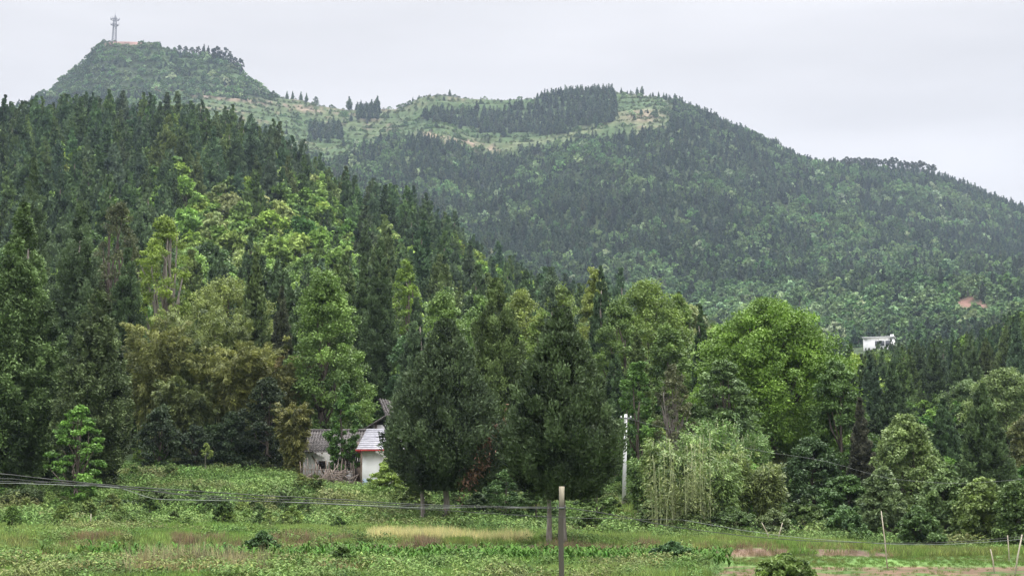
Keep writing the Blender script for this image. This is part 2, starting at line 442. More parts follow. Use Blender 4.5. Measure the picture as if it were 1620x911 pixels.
def build_terrain():
    S = np.linspace(-.62, .62, 520)
    Ds = np.concatenate([np.arange(-30, 42, 4.), np.arange(42, 120, .42), np.arange(120, 560, 3.2), np.arange(560, 1450, 9.),
                         np.arange(1450, 1960, 4.5), np.arange(1960, 2850, 40.)])
    i = np.arange(len(S)); parts = [('ground', -99, 116), ('hill', 116, 575), ('mountain', 575, 9999)]
    cuts = [0, int(np.searchsorted(Ds, 116)), int(np.searchsorted(Ds, 575)), len(Ds) - 1]
    for (name, _, _), a, b in zip(parts, cuts[:-1], cuts[1:]):
        d = Ds[a:b + 1]
        Y = np.repeat(d, len(S)); X = np.tile(S, len(d)) * (Y + 60)
        Zv = H(X, Y)
        n = len(S)
        r = np.arange(len(d) - 1)[:, None] * n; c = np.arange(n - 1)[None]
        q = np.stack([r + c, r + c + 1, r + n + c + 1, r + n + c], -1).reshape(-1, 4)
        me = new_mesh(name, np.stack([X, Y, Zv], 1), q, [M['ground']], color=cover(X, Y, Zv), smooth_=True)
        tag(obj(name, me), kind='structure')
build_terrain()

# ------------------------------------------------------------------ foliage generators
def unit(v): return v / (np.linalg.norm(v, axis=-1, keepdims=True) + 1e-9)
def rhombs(c, d, nrm, L, Wd):
    """leaf faces: centre c, long axis d, facing nrm"""
    d = unit(d); s = unit(np.cross(d, nrm)); n = unit(np.cross(s, d))
    L = np.broadcast_to(L, len(c))[:, None]; Wd = np.broadcast_to(Wd, len(c))[:, None]
    a = c - d * L * .5; b = c + s * Wd * .5 + n * Wd * .12; e = c + d * L * .5; f = c - s * Wd * .5 + n * Wd * .12
    v = np.stack([a, b, e, f], 1).reshape(-1, 3)
    q = np.arange(len(c) * 4).reshape(-1, 4)
    return v, q

def conifer_data(h, r, seed, nb, per, L, Wd, low=.10, shape=1.0, belly=.22, droop=.35, upright=.35, lump=.22, cl=.17, b0=.55, rag=.50):
    """crown of a cypress: tufts set over a cone, each tuft a shell of fine sprays, and an inner fill"""
    g = np.random.RandomState(seed)
    t = (1 - np.sqrt(1 - g.rand(nb) * .985)) * .9 + .1 * g.rand(nb)    # more tufts where the cone is wide
    t = np.where(g.rand(nb) < .35, g.rand(nb), t); t = np.sort(t); kt = max(6, nb // 12); t[-kt:] = np.linspace(.72, .99, kt)
    z0 = h * (low + (1 - low) * t)
    prof = lambda t: np.where(t < belly, b0 + (1 - b0) * np.sin(t / belly * math.pi / 2), np.maximum(1 - (t - belly) / (1 - belly), 0) ** (.92 * shape))
    az = g.rand(nb) * 2 * math.pi
    ln = fbm(np.cos(az) * 2.2 + seed, np.sin(az) * 2.2 + t * 5, 1., 2, seed % 50)
    Rc = cl * r * (.65 + .6 * g.rand(nb)) * (.55 + .6 * prof(t))
    Rr = np.maximum(prof(t) * r * (1 + lump * 1.5 * (ln - .5)) * (1.06 - rag + rag * g.rand(nb) ** .7) - Rc * .5, 0)
    Rc = np.where(t > .9, Rc * .75, Rc); Rc = np.maximum(Rc, .10 * r)
    out = np.stack([np.cos(az), np.sin(az), np.zeros(nb)], 1)
    c = out * Rr[:, None]; c[:, 2] = np.minimum(z0 - droop * .25 * Rr, h - Rc * 1.0)
    ax = unit(out * (.55 - .3 * t[:, None]) + np.array([0, 0, 1.]) * (upright + .35 + .6 * t[:, None]) * (1 - 1.3 * max(0, droop - .45)))
    dv = unit(g.randn(nb, per, 3)); outb = out[:, None]
    dv = unit(dv + outb * .45 + np.array([0, 0, .25]))
    rad = (.5 + .55 * g.rand(nb, per))
    lob = unit(g.randn(nb, 6, 3) + outb * .5); sv = np.take_along_axis(lob, np.repeat(g.randint(0, 6, (nb, per))[..., None], 3, -1), 1)
    o = dv * rad[..., None] * .62 + sv * .6
    st = (g.rand(nb, per, 1) ** .5 * 1.5 - .5) * ax[:, None] * 1.15
    pos = c[:, None] + (o * (1 - .35 * np.abs(st[..., :1] * 0)) + st) * Rc[:, None, None]
    d = ax[:, None] * .8 + dv * .6 + g.randn(nb, per, 3) * .45
    if droop > .45: d = d + np.array([0, 0, -1.1 * droop])
    n = dv * .9 + np.array([0, 0, .45]) + g.randn(nb, per, 3) * .38
    tone = np.clip(.5 + .22 * g.randn(nb), 0, 1)[:, None] + g.randn(nb, per) * .05
    sz = .7 + .6 * g.rand(nb * per)
    v, q = rhombs(pos.reshape(-1, 3), d.reshape(-1, 3), n.reshape(-1, 3), L * sz, Wd * sz)
    # inner fill
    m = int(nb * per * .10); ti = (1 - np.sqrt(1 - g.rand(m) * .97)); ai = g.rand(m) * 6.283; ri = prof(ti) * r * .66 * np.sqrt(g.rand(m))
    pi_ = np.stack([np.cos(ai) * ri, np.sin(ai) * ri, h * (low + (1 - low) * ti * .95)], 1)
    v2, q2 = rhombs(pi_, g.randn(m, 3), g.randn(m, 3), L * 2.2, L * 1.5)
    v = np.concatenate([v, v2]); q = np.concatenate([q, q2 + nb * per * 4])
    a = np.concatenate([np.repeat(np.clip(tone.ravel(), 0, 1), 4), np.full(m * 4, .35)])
    v[:, 2] = np.clip(v[:, 2], .02 * h, h)
    return v, q, a

def stem_mb(h, r0, seed, lean=.0, top=.84, k=8, n=9, wob=.02):
    g = np.random.RandomState(seed + 500)
    z = np.linspace(0, h * top, n)
    x = np.cumsum(g.randn(n)) * h * wob * .4 + lean * z
    y = np.cumsum(g.randn(n)) * h * wob * .4
    x -= x[0]; y -= y[0]
    rad = r0 * (1 - z / h * .93) * (1 + .5 * np.exp(-z / (.04 * h)))
    p = np.stack([x, y, z], 1); p[0, 2] = -.4
    return MB().tube(p, rad, k), p

def broad_data(h, w, seed, nclump, per, L, Wd, low=.22, cr=.22, flat=1.0, top=1.0, dens=1.0, limbs=11, droopy=.0):
    """crown made of many leafy clumps; returns leaf arrays and a trunk MB"""
    g = np.random.RandomState(seed)
    mb, sp = stem_mb(h * .78, .018 * h + .02, seed, lean=g.randn() * .03, k=7)
    th = g.rand(nclump) * 2 * math.pi
    t = g.rand(nclump) ** .85
    zc = low + (1 - low) * t
    prof = np.sin(np.clip((t * .86 + .14), 0, 1) ** .85 * math.pi) ** .62     # full middle, rounded top
    ln = fbm(np.cos(th) * 1.7 + seed, np.sin(th) * 1.7 + t * 3, 1., 2, seed % 40)
    rr = w * prof * (.30 + .72 * g.rand(nclump) ** .5) * (1 + .9 * (ln - .5))
    c = np.stack([np.cos(th) * rr, np.sin(th) * rr, h * zc * top - cr * h * .35], 1)
    c[:3] = [[g.randn() * w * .1, g.randn() * w * .1, h * (.93 - .03 * i)] for i in range(3)]
    R0 = cr * w * (.6 + .8 * g.rand(nclump)) * (.8 + .3 * (1 - t))
    # leaves over the upper shell of each clump
    dv = unit(g.randn(nclump, per, 3)); dv[..., 2] = dv[..., 2] * .85 + .18
    rad = .55 + .5 * g.rand(nclump, per)
    sub = unit(g.randn(nclump, 7, 3)) * np.array([1, 1, .6])
    pick = g.randint(0, 7, (nclump, per))
    sv = np.take_along_axis(sub, np.repeat(pick[..., None], 3, -1), 1)
    pos = c[:, None] + (dv * rad[..., None] * .62 + sv * .62) * R0[:, None, None] * np.array([1, 1, flat])
    n = dv * .7 + np.array([0, 0, .55]) + g.randn(nclump, per, 3) * .5
    d = unit(pos - c[:, None]) + g.randn(nclump, per, 3) * .6 + np.array([0, 0, -.25 - droopy])
    tone = np.clip(.5 + .19 * g.randn(nclump), 0, 1)[:, None] + g.randn(nclump, per) * .07 + .12 * dv[..., 2] * 0
    sz = .65 + .7 * g.rand(nclump * per)
    v, q = rhombs(pos.reshape(-1, 3), d.reshape(-1, 3), n.reshape(-1, 3), L * sz, Wd * sz)
    v[:, 2] = np.maximum(v[:, 2], .0)
    order = g.permutation(nclump)[:limbs]
    for i in order:
        a = sp[min(len(sp) - 1, max(2, int(len(sp) * (zc[i] * .62))))]
        b = c[i]; m1 = a * .55 + b * .45 + np.array([0, 0, -.04 * h]) + g.randn(3) * .02 * h
        mb.tube([a, m1, b * .85 + m1 * .15 + g.randn(3) * .01 * h, b], np.array([.008, .005, .003, .0015]) * h * 1.1, 5)
    return v, q, np.repeat(np.clip(tone.ravel(), 0, 1), 4), mb

def bamboo_data(h, w, seed, nc, per, L=.38, Wd=.09, lean=1.0, bare=.35, spread=.32):
    """a clump of arching canes with plumes of narrow leaves"""
    g = np.random.RandomState(seed)
    mb = MB(); C, Dd, Nn, T = [], [], [], []
    for i in range(nc):
        a = g.rand() * 2 * math.pi; b0 = np.array([math.cos(a), math.sin(a), 0]) * w * spread * math.sqrt(g.rand()) * np.array([1, .5, 1])
        a2 = a + g.randn() * .6; hh = h * (.68 - .9 * max(0, spread - .4) + (.34 + .9 * max(0, spread - .4)) * g.rand()); reach = w * (.15 + .75 * g.rand()) * lean
        s = np.linspace(0, 1, 9)
        dirv = np.array([math.cos(a2), math.sin(a2), 0])
        p = b0 + dirv * (reach * s[:, None] ** 2.3)
        p[:, 2] = hh * (s - .16 * lean * s ** 4)
        mb.tube(p, .035 * (1 - .85 * s) + .004, 5)
        ss = bare + (1 - bare) * g.rand(per) ** .8
        pp = np.stack([np.interp(ss, s, p[:, k]) for k in range(3)], 1)
        sp = (.10 * w + .25) * (.45 + .9 * np.sin((ss - bare) / (1 - bare) * math.pi * .8))
        nod = np.linspace(bare, 1, 12); ki = g.randint(0, 12, per); ss = np.clip(nod[ki] + g.randn(per) * .018, 0, 1); pp = np.stack([np.interp(ss, s, p[:, k]) for k in range(3)], 1)
        cl = unit(g.randn(12, 3) + dirv * .3) * (.5 + .6 * g.rand(12))[:, None]; sp = (.08 * w + .30) * (.5 + .8 * np.sin((nod[ki] - bare) / (1 - bare) * math.pi * .8))
        o = cl[ki] * sp[:, None] + unit(g.randn(per, 3)) * (.3 + .25 * g.rand(per))[:, None] * sp[:, None] * np.array([1, 1, .7])
        o[:, 2] -= .12 * sp
        C.append(pp + o); Dd.append(unit(o) + dirv * .4 + np.array([0, 0, -.35]) + g.randn(per, 3) * .45)
        Nn.append(unit(o) + np.array([0, 0, .8]) + g.randn(per, 3) * .4)
        T.append(np.clip(.5 + (.2 * g.randn(12))[ki] + .12 * g.randn(per), 0, 1))
    C = np.concatenate(C); sz = .7 + .6 * g.rand(len(C))
    v, q = rhombs(C, np.concatenate(Dd), np.concatenate(Nn), L * sz, Wd * sz)
    return v, q, np.repeat(np.concatenate(T), 4), mb

def crown_mesh(name, v, q, a, mat): return new_mesh(name, v, q, [mat], attr=a)
def trunk_mesh(name, mb, mat):
    fs = ([np.concatenate(mb.q)] if mb.q else []) + ([np.concatenate(mb.t)] if mb.t else [])
    return new_mesh(name, np.concatenate(mb.v), fs, [mat], smooth_=True)
def merged(name, v, q, a, mb, mleaf, mbark):
    tv = np.concatenate(mb.v); n = len(v)
    fs = [q, np.concatenate(mb.q) + n]
    idx = [np.zeros(len(q)), np.ones(len(fs[1]))]
    if mb.t: fs.append(np.concatenate(mb.t) + n); idx.append(np.ones(len(fs[2])))
    return new_mesh(name, np.concatenate([v, tv]), fs, [mleaf, mbark], np.concatenate(idx), attr=np.concatenate([a, np.full(len(tv), .5)]))

def con_mesh(name, h, r, seed, nb, per, L, Wd, leaf='needle', **kw):
    v, q, a = conifer_data(h, r, seed, nb, per, L, Wd, **kw)
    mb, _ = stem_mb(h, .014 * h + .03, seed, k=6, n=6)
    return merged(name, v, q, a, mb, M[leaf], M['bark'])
def bro_mesh(name, h, w, seed, nc, per, L, Wd, leaf='leaf', **kw):
    v, q, a, mb = broad_data(h, w, seed, nc, per, L, Wd, **kw)
    return merged(name, v, q, a, mb, M[leaf], M['bark'])

# colours (base colours of the leaves)
C_DARK = (.084, .138, .074); C_MID = (.112, .174, .074); C_BLUE = (.088, .142, .094); C_OLIVE = (.100, .145, .062)
B_BRIGHT = (.185, .295, .085); B_MID = (.155, .265, .072); B_PALE = (.270, .345, .150); B_DEEP = (.090, .170, .055); B_YELLOW = (.205, .310, .072)
BAM = (.185, .205, .070); BAM_G = (.120, .205, .060)
TONE = {C_DARK: 'dark green', C_MID: 'mid green', C_BLUE: 'bluish green', C_OLIVE: 'olive green',
        B_BRIGHT: 'bright green', B_MID: 'mid green', B_PALE: 'pale green', B_DEEP: 'deep green', B_YELLOW: 'yellow green'}
def vary(c, k=.10):
    f = 1 + rnd.uniform(-k, k)
    return (c[0] * f * (1 + rnd.uniform(-.05, .05)), c[1] * f, c[2] * f * (1 + rnd.uniform(-.06, .06)))

# ------------------------------------------------------------------ hero trees (crown and trunk as parts)
def hero_conifer(px, tip, base, D, halfw, label, col=C_DARK, dens=1.0, seed=1, group=None, trunks=(0.0,), lean=0., low=.10, L=.20, name='cypress_tree', **kw):
    p = at(px, base, D); X = p.x; z0 = h1(X, D)
    htop = at(px, tip, D).z - z0; r = halfw * D / F
    root = empty(name, (X, D, z0), rnd.uniform(0, 6)); root.rotation_euler.z = 0
    tag(root, label, 'conifer', group)
    nb = int(360 * dens); per = int(140 * dens)
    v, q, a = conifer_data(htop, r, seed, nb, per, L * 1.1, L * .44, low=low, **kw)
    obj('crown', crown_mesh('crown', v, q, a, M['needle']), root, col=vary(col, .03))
    for dx in trunks:
        mb, _ = stem_mb(htop * (1 if dx == 0 else .5), (.013 * htop + .03) * (1 if dx == 0 else .8), seed + int(dx * 7), lean=lean, wob=.012)
        obj('trunk', trunk_mesh('trunk', mb, M['bark_pale']), root, loc=(dx, 0, 0))
    return root
def hero_broad(px, tip, base, D, halfw, label, col=B_MID, nclump=80, per=330, L=.26, seed=1, group=None, name='broadleaf_tree', cat='tree', bark='bark', Wd=None, **kw):
    p = at(px, base, D); X = p.x; z0 = h1(X, D)
    htop = at(px, tip, D).z - z0; r = halfw * D / F
    root = empty(name, (X, D, z0)); tag(root, label, cat, group)
    v, q, a, mb = broad_data(htop, r, seed, int(nclump * 2.3), int(per * .55), L * .85, Wd or L * .5, **kw)
    obj('crown', crown_mesh('crown', v, q, a, M['leaf']), root, col=vary(col, .03))
    obj('trunk', trunk_mesh('trunk', mb, M[bark]), root)
    return root
def hero_bamboo(px, tip, base, D, halfw, label, col=BAM, nc=40, per=700, seed=1, group=None, L=.34, Wd=.085, **kw):
    p = at(px, base, D); X = p.x; z0 = h1(X, D)
    htop = (at(px, tip, D).z - z0) * 1.08; r = halfw * D / F
    cm = kw.pop('culm', 'culm')
    root = empty('bamboo_clump', (X, D, z0)); tag(root, label, 'bamboo', group)
    v, q, a, mb = bamboo_data(htop, r * 1.1, seed, nc, per, L, Wd, **kw)
    obj('foliage', crown_mesh('foliage', v, q, a, M['leaf']), root, col=vary(col, .03))
    obj('canes', trunk_mesh('canes', mb, M[cm]), root)['kind'] = 'stuff'
    return root

# the two cypresses in the field and the one behind them
t1 = hero_conifer(704, 504, 828, 85, 95, 'broad dark cypress with a reddish brown dead patch, right of the red-edged roof', (.066, .106, .060), 1.35, 21, low=.17, trunks=(0, -1.3), belly=.30, shape=1.0, b0=.45, rag=.42, lump=.16, cl=.145)
t2 = hero_conifer(890, 488, 866, 66, 94, 'broad pointed dark cypress standing right behind the square wooden post', (.070, .106, .055), 1.35, 22, low=.20, trunks=(0, -.62), belly=.30, L=.18, shape=1.0, b0=.42, rag=.42, lump=.16, cl=.145)
hero_conifer(785, 440, 815, 98, 72, 'tall olive cypress behind and between the two broad field cypresses', C_OLIVE, 1.25, 23, low=.1, belly=.3, shape=.88)
hero_conifer(655, 470, 790, 108, 40, 'slender bluish cypress just left behind the cypress with the dead patch', C_BLUE, 1.0, 24, low=.1)
hero_conifer(598, 380, 720, 138, 42, 'tall dark cypress rising above the small black-tiled upper roof', C_DARK, 1.1, 25, low=.14)
hero_conifer(571, 400, 720, 146, 30, 'narrow dark cypress left of the tall one above the upper roof', C_DARK, 1.0, 26)
# dead reddish patch on the first cypress
g = np.random.RandomState(5)
n = 1500
dp = np.stack([g.randn(n) * .28, g.randn(n) * .3, g.randn(n) * .85], 1); dp[:, 0] += dp[:, 2] * .55
v, q = rhombs(dp, g.randn(n, 3) * .5 + np.array([.3, -.2, -.6]), g.randn(n, 3) + np.array([0, -.5, .6]), .24, .08)
o = obj('dead_branch', crown_mesh('dead_branch', v, q, np.repeat(np.clip(.5 + .2 * g.randn(n), 0, 1), 4), M['needle']), t1, col=(.12, .075, .055))
pt = at(764, 722, 82.8) - t1.location; o.location = pt
o['label'] = 'reddish brown dead branch'
# left edge
hero_conifer(14, 322, 800, 100, 72, 'huge drooping cypress filling the left edge of the photo', C_MID, 1.5, 31, low=.05, droop=.6, belly=.35, lump=.35, L=.24)
hero_conifer(142, 455, 790, 97, 55, 'pointed light green cypress behind the small bright sapling at the left', (.088, .128, .062), 1.3, 32, low=.04, droop=.6, belly=.4, shape=.8)
hero_conifer(72, 540, 800, 104, 50, 'lower dark cypress wedged between the two tall cypresses at the left edge', C_DARK, 1.0, 33, low=.04, droop=.5)
hero_conifer(112, 318, 700, 128, 66, 'big dark cypress behind the pointed light green cypress at the left', C_DARK, 1.25, 34, lump=.35, low=.04)
hero_conifer(190, 392, 700, 132, 52, 'shaggy dark cypress immediately left of the tall bare-stemmed yellow green tree', C_DARK, 1.15, 35, lump=.3, low=.04)
hero_conifer(36, 250, 640, 152, 52, 'tall blackish cypress standing high behind the huge left edge cypress', C_DARK, 1.1, 36, lump=.3)
hero_broad(175, 300, 640, 165, 46, 'brownish dark thin tree with grey branches left of the yellow green tree', (.090, .115, .062), 60, 240, .28, 37, limbs=24)
hero_broad(250, 322, 690, 140, 46, 'tall yellow green tree with a bare grey stem on the lower left hill', B_YELLOW, 60, 260, .26, 38, low=.42, limbs=22, bark='bark_pale')
hero_broad(118, 632, 800, 92, 42, 'small bright green layered sapling in front of the cypresses at the left', (.12, .24, .055), 30, 200, .24, 39, low=.12, flat=.55, limbs=20, )
# bamboo mass
GB = 'bamboo clumps between the cypresses and the white houses'
hero_bamboo(235, 486, 742, 120, 55, 'ochre tinged bamboo clump nearest the left cypresses', (.172, .205, .075), 44, 800, 41, GB)
hero_bamboo(320, 462, 742, 124, 70, 'tall feathery green bamboo clump in the middle of the bamboo thicket', (.165, .215, .070), 50, 850, 42, GB)
hero_bamboo(372, 520, 742, 118, 66, 'yellowish bamboo clump arching over the dark hollow above the meadow', BAM, 50, 850, 43, GB)
hero_bamboo(430, 560, 745, 119, 44, 'browner bamboo clump leaning towards the small grey-roofed house', (.160, .170, .065), 36, 750, 44, GB)
hero_bamboo(285, 590, 744, 116, 52, 'low drooping bamboo clump at the front of the thicket', (.125, .165, .065), 40, 700, 45, GB)
hero_bamboo(465, 545, 740, 124, 36, 'small ochre bamboo clump right above the grey tiled roof', (.19, .17, .07), 30, 650, 46, GB)
hero_conifer(440, 452, 700, 128, 30, 'narrow grey green cypress poking out of the bamboo thicket', (.07, .088, .062), .95, 47)
hero_broad(352, 428, 690, 138, 78, 'wide pale green spreading tree above the bamboo thicket', (.19, .26, .085), 90, 260, .26, 48, low=.45, flat=.95, limbs=22)
hero_broad(508, 412, 735, 122, 66, 'tall light green tree whose branches hang over the grey-roofed house', (.135, .235, .070), 130, 330, .27, 49, low=.14, flat=.95, limbs=24)
hero_broad(545, 600, 740, 107, 26, 'deep green young tree hanging over the right end of the grey roof', (.085, .175, .050), 44, 300, .22, 50, low=.18, flat=.95)
hero_bamboo(462, 628, 747, 108.3, 26, 'small yellowish bamboo clump hanging over the left end of the grey roof', (.16, .18, .07), 30, 560, 154, GB, bare=.12)
hero_broad(420, 590, 748, 113, 40, 'blackish evergreen tree beside the left wall of the grey-roofed house', (.038, .060, .032), 70, 300, .22, 51, low=.05)
hero_broad(365, 650, 748, 113, 36, 'dark evergreen shrub tree under the yellowish bamboo', (.042, .068, .036), 50, 300, .2, 52, low=.03)
hero_broad(250, 640, 748, 112, 36, 'dark evergreen tree under the ochre bamboo, nearest the cypresses', (.046, .072, .038), 50, 300, .2, 53, low=.03)
hero_broad(308, 672, 748, 112, 30, 'low dark evergreen in the hollow between the other two dark evergreens', (.040, .064, .036), 40, 300, .2, 153, low=.03)
hero_broad(326, 698, 744, 109, 10, 'thin pale sapling with a tuft of leaves at the meadow top', (.20, .27, .08), 8, 110, .2, 54, low=.55, limbs=4, bark='bark_pale')
# behind the field cypresses
GC = 'trees behind the two field cypresses'
hero_broad(700, 448, 735, 135, 60, 'bright green tree above the cypress with the dead patch', (.165, .260, .075), 90, 270, .28, 61, GC, low=.06)
hero_broad(640, 400, 690, 170, 34, 'yellow green tree right of the tall dark cypress', B_YELLOW, 60, 230, .28, 62, GC, low=.06)
hero_broad(826, 448, 730, 150, 58, 'yellow green round tree between the olive cypress and the pointed cypress', (.175, .245, .070), 80, 260, .28, 63, GC, low=.06)
hero_broad(945, 410, 700, 158, 36, 'tall tree with pale yellow green tips, highest of the middle ridge', (.210, .280, .085), 70, 240, .28, 64, GC, low=.06)
hero_conifer(953, 420, 690, 150, 30, 'dark cypress in front of the pale-tipped middle tree', C_DARK, 1.0, 65, GC)
hero_broad(1028, 434, 700, 152, 66, 'broad fresh green tree right of the pale-tipped middle tree', (.160, .250, .065), 120, 270, .28, 66, GC, low=.06)
hero_broad(1075, 455, 700, 156, 40, 'rounded green tree at the right end of the middle tree line', (.140, .225, .062), 80, 250, .28, 67, GC, low=.06)
hero_broad(890, 440, 690, 170, 44, 'light green tree peeping above the tip of the pointed cypress', (.165, .250, .075), 70, 240, .28, 68, GC, low=.06)
hero_conifer(875, 452, 690, 140, 28, 'thin grey green cypress directly behind the pointed cypress tip', C_BLUE, .95, 69, GC)
hero_conifer(1010, 525, 760, 118, 32, 'dull olive cypress left of the bare twiggy tree', C_OLIVE, 1.0, 70, GC)
hero_conifer(1113, 480, 740, 122, 20, 'slim dark cypress spire left of the huge round tree', C_DARK, .9, 71, GC)
hero_conifer(975, 560, 770, 112, 40, 'dark shaded cypress behind the white concrete pole', C_DARK, 1.0, 72, GC)
hero_broad(1010, 562, 790, 104, 36, 'bright green bamboo-like tree right beside the white concrete pole', (.105, .215, .055), 60, 300, .24, 73, GC, low=.05, flat=.95)
hero_broad(1068, 565, 770, 102, 34, 'thin grey twiggy tree with sparse leaves left of the huge round tree', (.115, .135, .075), 60, 120, .2, 74, low=.1, limbs=40, bark='bark_pale')
for i, (px, tip, base, D, hw, cc, lab) in enumerate([
    (760, 456, 740, 148, 50, (.165, .265, .078), 'bright green tree just left of the olive cypress tip'),
    (862, 486, 750, 142, 44, (.150, .240, .070), 'fresh green tree filling the gap left of the pointed cypress'),
    (985, 462, 740, 142, 46, (.140, .225, .066), 'mid green tree just right of the dark cypress before the pale-tipped tree'),
    (1062, 506, 760, 130, 44, (.115, .200, .062), 'deep green tree above the thin grey twiggy tree'),
    (636, 520, 760, 126, 36, (.105, .200, .090), 'cool green tree left of the slender bluish cypress'),
    (925, 530, 770, 122, 32, (.115, .185, .060), 'leafy tree in the gap right of the pointed cypress')]):
    hero_broad(px, tip, base, D, hw, lab, cc, 76, 270, .27, 170 + i, GC, low=.04)
# huge round tree and surroundings
hero_broad(1225, 470, 800, 112, 122, 'huge round bright green tree, the largest crown right of the middle', (.145, .250, .048), 230, 430, .26, 81, low=.14, cr=.16, limbs=30, flat=1.0)
hero_broad(1150, 560, 800, 104, 60, 'layered grey green tree in front of the left side of the huge round tree', (.105, .180, .070), 90, 330, .26, 82, low=.1, flat=.6, limbs=26)
hero_broad(1330, 560, 830, 104, 48, 'dark green tree against the right flank of the huge round tree', (.080, .150, .048), 80, 300, .26, 83, low=.08)
hero_broad(1345, 750, 862, 88, 50, 'dark leafy bush tree at the field corner below the huge round tree', (.070, .135, .040), 70, 320, .24, 84, low=.02, flat=.6, name='bush', cat='bush')
hero_conifer(1366, 628, 800, 100, 22, 'thin ragged grey cypress right of the huge round tree', (.085, .095, .072), .9, 85)
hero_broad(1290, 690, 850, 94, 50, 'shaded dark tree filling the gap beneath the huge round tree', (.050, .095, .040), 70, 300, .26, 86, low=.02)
# pale bamboo slope
GS = 'young bamboo clumps on the slope by the white pole'
for i, (px, tip, base, D, hw, cc, lab) in enumerate([
    (1045, 700, 842, 88, 42, (.150, .190, .080), 'pale young bamboo clump nearest the white concrete pole'),
    (1105, 690, 842, 86, 46, (.155, .200, .085), 'pale bamboo clump with thin upright canes in the middle of the slope'),
    (1165, 716, 848, 84, 44, (.150, .180, .080), 'greyish bamboo clump below the layered tree'),
    (1215, 742, 850, 84, 40, (.140, .160, .078), 'lowest grey bamboo clump at the right end of the slope'),
    (1135, 668, 820, 95, 60, (.110, .175, .065), 'taller green bamboo clump higher up behind the pale clumps'),
    (1020, 730, 845, 91, 34, (.120, .170, .065), 'small green bamboo clump at the foot of the white pole'),
    (1075, 716, 846, 84, 40, (.145, .180, .080), 'front bamboo clump left of the bright maple-like bush'),
    (1140, 735, 850, 81, 44, (.140, .185, .075), 'lowest front bamboo clump in the middle of the slope'),
    (1190, 690, 835, 92, 46, (.100, .155, .060), 'darker green bamboo clump just under the layered tree')]):
    hero_bamboo(px, tip, base, D, hw, lab, (cc[0] * 1.2, cc[1] * 1.4, cc[2] * 1.15), 60, 190, 90 + i, GS, L=.24, Wd=.075, lean=.34, bare=(.38, .12, .25)[i % 3], culm='culm_pale')
hero_bamboo(1080, 706, 852, 79.5, 58, 'stand of thin pale upright canes in front of the bamboo slope', (.17, .22, .09), 54, 60, 99, GS, L=.24, Wd=.07, lean=.12, bare=.35, spread=.8, culm='culm_pale')
hero_broad(1178, 718, 830, 90, 36, 'bright green maple-like bush among the pale bamboo', (.115, .23, .06), 46, 260, .2, 97, low=.05, name='bush', cat='bush')
hero_broad(1072, 742, 838, 86, 30, 'fresh yellow green shrub in the pale bamboo near the pole', (.16, .25, .07), 30, 240, .18, 98, low=.02, name='bush', cat='bush')
# right side
GR = 'trees along the right end of the field'
hero_broad(1440, 648, 862, 96, 54, 'light green tree with whitish tips beside the thin ragged cypress', (.165, .245, .095), 100, 300, .25, 101, GR, low=.1, flat=.95)
hero_broad(1400, 735, 872, 84, 36, 'pale grey green bushy tree at the foot of the thin ragged cypress', (.145, .205, .105), 60, 280, .22, 102, GR, low=.02)
hero_broad(1500, 742, 876, 84, 50, 'whitish green leafy tree right of the pale bushy tree', (.130, .200, .080), 84, 300, .23, 103, GR, low=.03, flat=.95)
hero_broad(1560, 752, 878, 80, 44, 'yellowish green leafy tree under the dark pointed cypress', (.145, .215, .070), 80, 290, .22, 104, GR, low=.04)
hero_broad(1612, 760, 880, 77, 40, 'leafy green tree cut by the right edge of the photo', (.105, .175, .060), 76, 290, .22, 105, GR, low=.04)
hero_broad(1455, 800, 880, 76, 36, 'low dark green bush at the field edge between two pale trees', (.085, .145, .055), 50, 280, .2, 106, GR, low=.02, name='bush', cat='bush')
hero_broad(1340, 800, 870, 80, 30, 'low green bush on the soil bank at the field corner', (.09, .16, .06), 40, 260, .2, 110, GR, low=.0, name='bush', cat='bush')
hero_conifer(1564, 606, 830, 98, 46, 'dark pointed cypress standing alone above the right trees', C_DARK, 1.15, 107, low=.06, belly=.2)
hero_conifer(1500, 630, 830, 120, 28, 'slimmer dark cypress left of the lone pointed one', C_DARK, 1.0, 108)
hero_broad(1600, 580, 800, 150, 60, 'pale green spreading tree at the right edge above the pointed cypress', (.160, .225, .095), 100, 260, .28, 109, GR, low=.1)
hero_broad(1540, 600, 800, 165, 40, 'light green tree behind the tip of the lone pointed cypress', (.140, .215, .090), 80, 240, .28, 111, GR, low=.1)
hero_broad(1470, 690, 850, 108, 36, 'mid green tree behind the whitish tipped tree', (.110, .180, .065), 70, 280, .25, 112, GR, low=.05)
hero_broad(1634, 650, 850, 120, 34, 'ochre tinged tree at the right edge beside the pointed cypress', (.150, .170, .072), 60, 280, .25, 113, GR, low=.1)
hero_conifer(1420, 575, 800, 138, 30, 'dark cypress below the white building among paler trees', C_DARK, 1.0, 114)
hero_conifer(1385, 560, 800, 142, 26, 'narrow dark cypress directly below the white building', C_BLUE, 1.0, 115)
